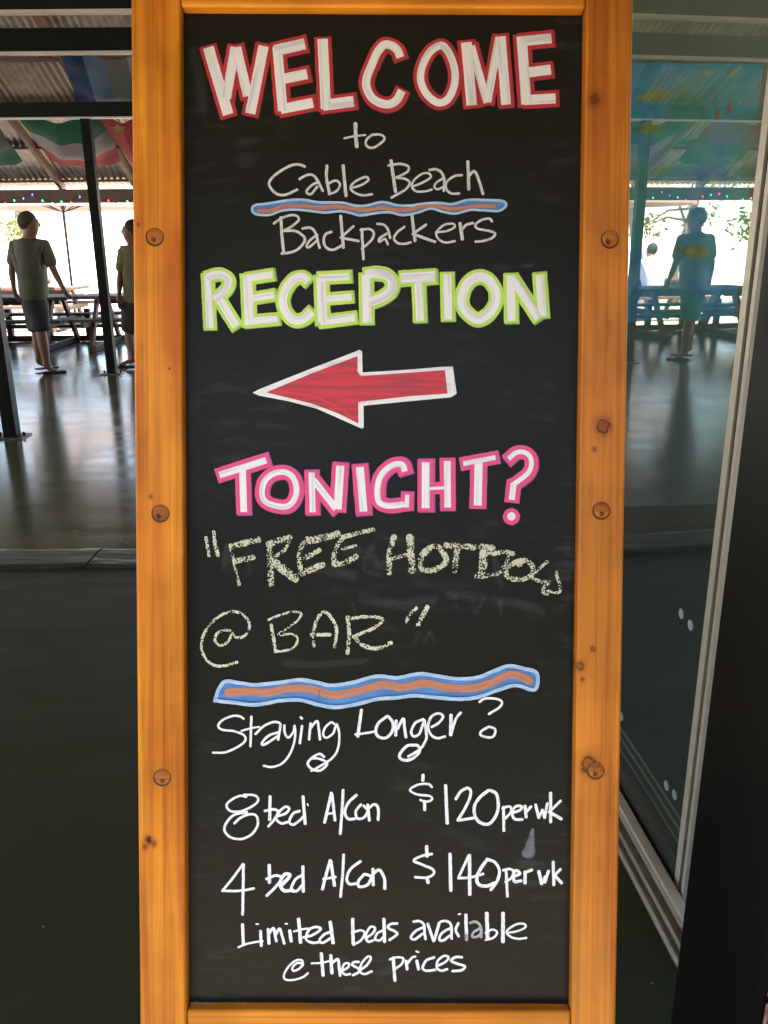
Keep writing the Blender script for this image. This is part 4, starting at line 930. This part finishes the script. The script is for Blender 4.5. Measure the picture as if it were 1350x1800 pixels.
    for q in 'lr':
        an, to = g('an'+q), g('to'+q); fd = (to-an); fd.z = 0; fd.normalize(); c = an+fd*.075; b = MB()
        rot = Matrix((fd, V((-fd.y, fd.x, 0)), V((0, 0, 1)))).transposed(); b.box((c.x, c.y, max(an.z-.094, .012)), (.27, .098, .02), rot=rot); o = b.obj('sandal', shoe, t, bevel=.008)
    return t
sk1 = mat('tanned_skin', (.22, .10, .06), .5); sk2 = mat('skin_tone', (.36, .19, .12), .5)
H1 = mat('grey_brown_hair', (.05, .04, .03), .8, n=.4, scale=60); H2 = mat('dark_hair', (.02, .014, .01), .7)
FY = ground(70, 655).y
ox = aty(68, 655, FY).x
def L1(px, py, dy=0):    # measured on the standing plane of the walking man
    p = aty(px, py, FY); return (p.x-ox, dy, p.z)
J1 = dict(pelvis=L1(61, 532), waist=L1(58, 498), chest=L1(53, 455), neck=L1(50, 417), head=L1(51.5, 393), face=(.85, .25, -.12),
          shl=L1(29, 433, -.03), ell=L1(19, 476, .02), wrl=L1(21, 508, .06), hal=L1(25, 524, .09), sidel=(.4, 1, 0),
          shr=L1(76, 432, .03), elr=L1(98, 478, -.04), wrr=L1(117, 507, -.1), har=L1(127, 521, -.12), sider=(.3, 1, .2),
          hpl=L1(56, 541, .06), knl=L1(60, 593, .10), anl=L1(63, 637, .12), tol=L1(77, 645, .20),
          hpr=L1(68, 541, -.05), knr=L1(78, 590, -.08), anr=L1(86, 641, -.06), tor=L1(101, 650, -.02), hem=-.03)
person((ox, FY, 0), 0, J1, 'walking man in grey short-sleeved shirt and dark shorts, face turned right', sk1, H1,
       mat('grey_green_shirt', (.12, .122, .09), .85, n=.12, scale=14, bump=.2), mat('dark_shorts', (.025, .027, .032), .8), mat('black_rubber', (.015, .015, .015), .6))
# second man, half hidden by the frame
y2 = 10.9; o2 = aty(248, 655, y2).x
def L2(px, py, dy=0): p = aty(px, py, y2); return (p.x-o2, dy, p.z)
J2 = dict(pelvis=L2(240, 535), waist=L2(240, 500), chest=L2(238, 462), neck=L2(235, 428), head=L2(230.5, 406), face=(-1, -.15, -.1),
          shl=L2(222, 445, -.1), ell=L2(216, 487, -.12), wrl=L2(216, 520, -.16), hal=L2(217, 538, -.18), sidel=(.2, 1, 0),
          shr=L2(244, 447, .16), elr=L2(252, 490, .2), wrr=L2(250, 520, .16), har=L2(249, 535, .14), sider=(0, 1, 0),
          hpl=L2(236, 545, -.08), knl=L2(231, 592, -.10), anl=(-.04, -.1, .10), tol=(-.24, -.12, .03),
          hpr=L2(244, 545, .08), knr=L2(246, 592, .10), anr=(.12, .12, .10), tor=(-.08, .12, .03), hem=-.05)
person((o2, y2, 0), 0, J2, 'man in khaki shirt facing left, half hidden behind the sign frame', sk1, H2, mat('khaki_shirt', (.22, .20, .10), .85, n=.1, scale=12), mat('dark_trouser_shorts', (.03, .03, .028), .8), mat('brown_sandal', (.03, .02, .015), .6))
# seated guest at the outdoor table
J3 = dict(pelvis=(0, 0, .56), waist=(0, .03, .74), chest=(0, .09, .95), neck=(0, .15, 1.15), head=(0, .19, 1.28), face=(.3, 1, -.5),
          shl=(-.19, .11, 1.06), ell=(-.26, .30, .88), wrl=(-.12, .50, .82), hal=(-.02, .58, .80), sidel=(0, 0, 1), shr=(.19, .11, 1.06), elr=(.27, .30, .88), wrr=(.14, .52, .82), har=(.05, .60, .80), sider=(0, 0, 1),
          hpl=(-.10, .04, .54), knl=(-.13, .46, .53), anl=(-.13, .45, .10), tol=(-.13, .66, .03), hpr=(.10, .04, .54), knr=(.13, .46, .53), anr=(.13, .45, .10), tor=(.14, .66, .03), hem=-.02)
pp = person((-6.22, 15.52, -.03), 0, J3, 'seated person in pale blue shirt at the outdoor picnic table, seen in the glass', sk2, H2, mat('pale_blue_shirt', (.42, .50, .72), .85), mat('navy_shorts', (.03, .04, .09), .8), mat('grey_sandal', (.05, .05, .05), .6))

# ================================================================== PLANTING OUTSIDE
def leafmat(name, c):
    m, t, b, N, L = nodes(name); b.inputs['Roughness'].default_value = .55
    oi = N.new('ShaderNodeTexNoise'); oi.inputs['Scale'].default_value = 2.5; tc = N.new('ShaderNodeTexCoord'); L.new(tc.outputs['Object'], oi.inputs['Vector'])
    cr = N.new('ShaderNodeValToRGB'); cr.color_ramp.elements[0].position = .35; cr.color_ramp.elements[1].position = .65
    cr.color_ramp.elements[0].color = (*[x*.6 for x in c], 1); cr.color_ramp.elements[1].color = (*[x*1.5 for x in c], 1)
    L.new(oi.outputs[0], cr.inputs[0]); L.new(cr.outputs[0], b.inputs['Base Color'])
    tr = N.new('ShaderNodeBsdfTranslucent'); L.new(cr.outputs[0], tr.inputs[0]); mx = N.new('ShaderNodeMixShader'); mx.inputs[0].default_value = .35
    L.new(b.outputs[0], mx.inputs[1]); L.new(tr.outputs[0], mx.inputs[2]); L.new(mx.outputs[0], N['Material Output'].inputs[0]); return m
LM = [leafmat('fresh_leaf', (.09, .16, .03)), leafmat('dark_leaf', (.05, .10, .03)), leafmat('yellowish_leaf', (.16, .19, .04))]
BK = mat('grey_bark', (.20, .16, .12), .9, n=.3, scale=12, bump=.5)
def leafy(b, c, rad, cnt, size):
    for _ in range(cnt):
        d = Vector((random.gauss(0, 1), random.gauss(0, 1), random.gauss(0, 1))).normalized()*random.random()**.45
        p = Vector((c.x+d.x*rad.x, c.y+d.y*rad.y, c.z+d.z*rad.z)); a = Vector((random.uniform(-1, 1), random.uniform(-1, 1), random.uniform(-1, .4))).normalized()
        q = a.cross(Vector((random.random(), random.random(), random.random()))).normalized(); s = size*random.uniform(.6, 1.3)
        b.add([p, p+a*s*.5+q*s*.22, p+a*s, p+a*s*.5-q*s*.22], [(0, 1, 2, 3)])
def tree(x, y, h, cr_, label, lm, clumps=16, leaves=150, cat='tree', z=-.03, low=.35):
    t = empty('leafy_tree', (x, y, z), label=label, cat=cat)
    b = MB(); top = Vector((random.uniform(-.4, .4), random.uniform(-.3, .3), h*.7)); pts = [Vector((0, 0, 0)), Vector((.06, .02, h*.2)), top*.6+Vector((.1, 0, 0)), top]
    b.tube(pts, [h*.035, h*.027, h*.02, h*.008], 9)
    cl = []
    for k in range(clumps):
        a = random.random()*6.28; r = cr_*random.uniform(.2, .9); zz = h*random.uniform(low, .95); c = Vector((math.cos(a)*r, math.sin(a)*r, zz)); cl.append(c)
    for c in cl[:9]: st = top*random.uniform(.4, .9); b.tube([st, st.lerp(c, .5)+Vector((0, 0, .15)), c], [h*.010, h*.007, h*.003], 6)
    b.obj('trunk', BK, t, smooth=True)
    f = MB()
    for c in cl: rr = cr_*random.uniform(.22, .42); leafy(f, c, Vector((rr, rr, rr*.75)), leaves, .17)
    o = f.obj('crown', lm, t); o['kind'] = 'stuff'; return t
tree(-10.9, 19, 5.2, 2.2, 'leafy tree outside beyond the far picnic tables, left of the umbrella', LM[0], low=.3)
tree(-13.8, 21, 6.0, 2.6, 'dark leaved tree farther left outside the pavilion', LM[1], low=.2)
tree(-9.1, 22, 5.4, 1.5, 'light green tree behind the walking man outside', LM[2], 8, 120, low=.4)
tree(-8.9, 19.6, 3.5, 1.3, 'small tree with low bright leaves behind the walking man', LM[2], 10, 60, low=.46)
tree(-5.7, 24, 5.6, 1.3, 'small tree outside behind the steel post', LM[0], 6, 110, low=.42)
tree(-17.5, 18, 5.5, 2.6, 'broad tree at the far left outside', LM[0], low=.15)
tree(-12.4, 16.2, 3.4, 1.0, 'low bushy tree near the left end of the tables', LM[1], 9, 130, low=.2)
# palm with hanging fronds, seen only in the glass
def palm(x, y, h, label):
    t = empty('palm_tree', (x, y, -.03), label=label, cat='palm tree')
    b = MB(); b.tube([(0, 0, 0), (.05, 0, h*.4), (.12, .05, h)], [.16, .12, .10], 10); b.obj('trunk', BK, t, smooth=True)
    m0 = None
    for k in range(11):
        f = MB(); n = 12; pts = []
        for i in range(n+1):
            q = i/n; pts.append(Vector((q*1.9, 0, .55*math.sin(q*2.2)-q*q*1.5)))
        f.tube(pts, [.016*(1-i/n)+.003 for i in range(n+1)], 4)
        for i in range(1, n):
            for s in (-1, 1):
                for jj in (0, .5):
                    p = pts[i].lerp(pts[i+1], jj); e = p+Vector((.16, s*.42*(1-.6*abs(i/n-.35)), -.22)); f.add([p, p+Vector((.03, 0, .0)), e], [(0, 1, 2)])
        if m0 is None: m0 = f.obj('frond', LM[k % 2], t); o = m0
        else: o = mesh_copy(m0, t)
        o.location = (.12, .05, h-.05); o.rotation_euler = (random.uniform(-.15, .15), random.uniform(-.25, .2), k*2.4)
palm(-10.2, 17.2, 2.7, 'palm standing just beyond the far picnic table outside')
palm(-13.5, 18.4, 3.1, 'taller palm left of the leafy tree outside')
# unseen timber fence added behind the viewer to block light reaching the sign
fc_ = empty('light_blocking_fence', (-1.5, -4.2, -.03), label='added tall dark timber fence behind the viewer that cuts light on the sign', cat='fence')
p0 = None
for k in range(110):
    if p0 is None:
        b = MB(); b.box((0, 0, 1.5), (.192, .02, 3.0)); p0 = b.obj('board', mat('dark_blocking_fence', (.060, .050, .036), .7, n=.3, scale=6, stretch=(6, 1, 1)), fc_); o = p0
    else: o = mesh_copy(p0, fc_)
    o.location = (-11+k*.2, random.uniform(-.003, .003), random.uniform(-.01, .01))
for z in (.5, 2.5):
    b = MB(); b.box((0, -.04, z), (22, .05, .09)); b.obj('rail', M['tim_dk'], fc_)
# rendered boundary wall far behind
bw = MB(); bw.box((-6, 34, 1.1), (70, .2, 2.2)); tag(bw.obj('boundary_wall', mat('cream_render', (.78, .76, .66), .8, n=.08, scale=3)), 'long cream rendered wall far behind the trees', 'wall')
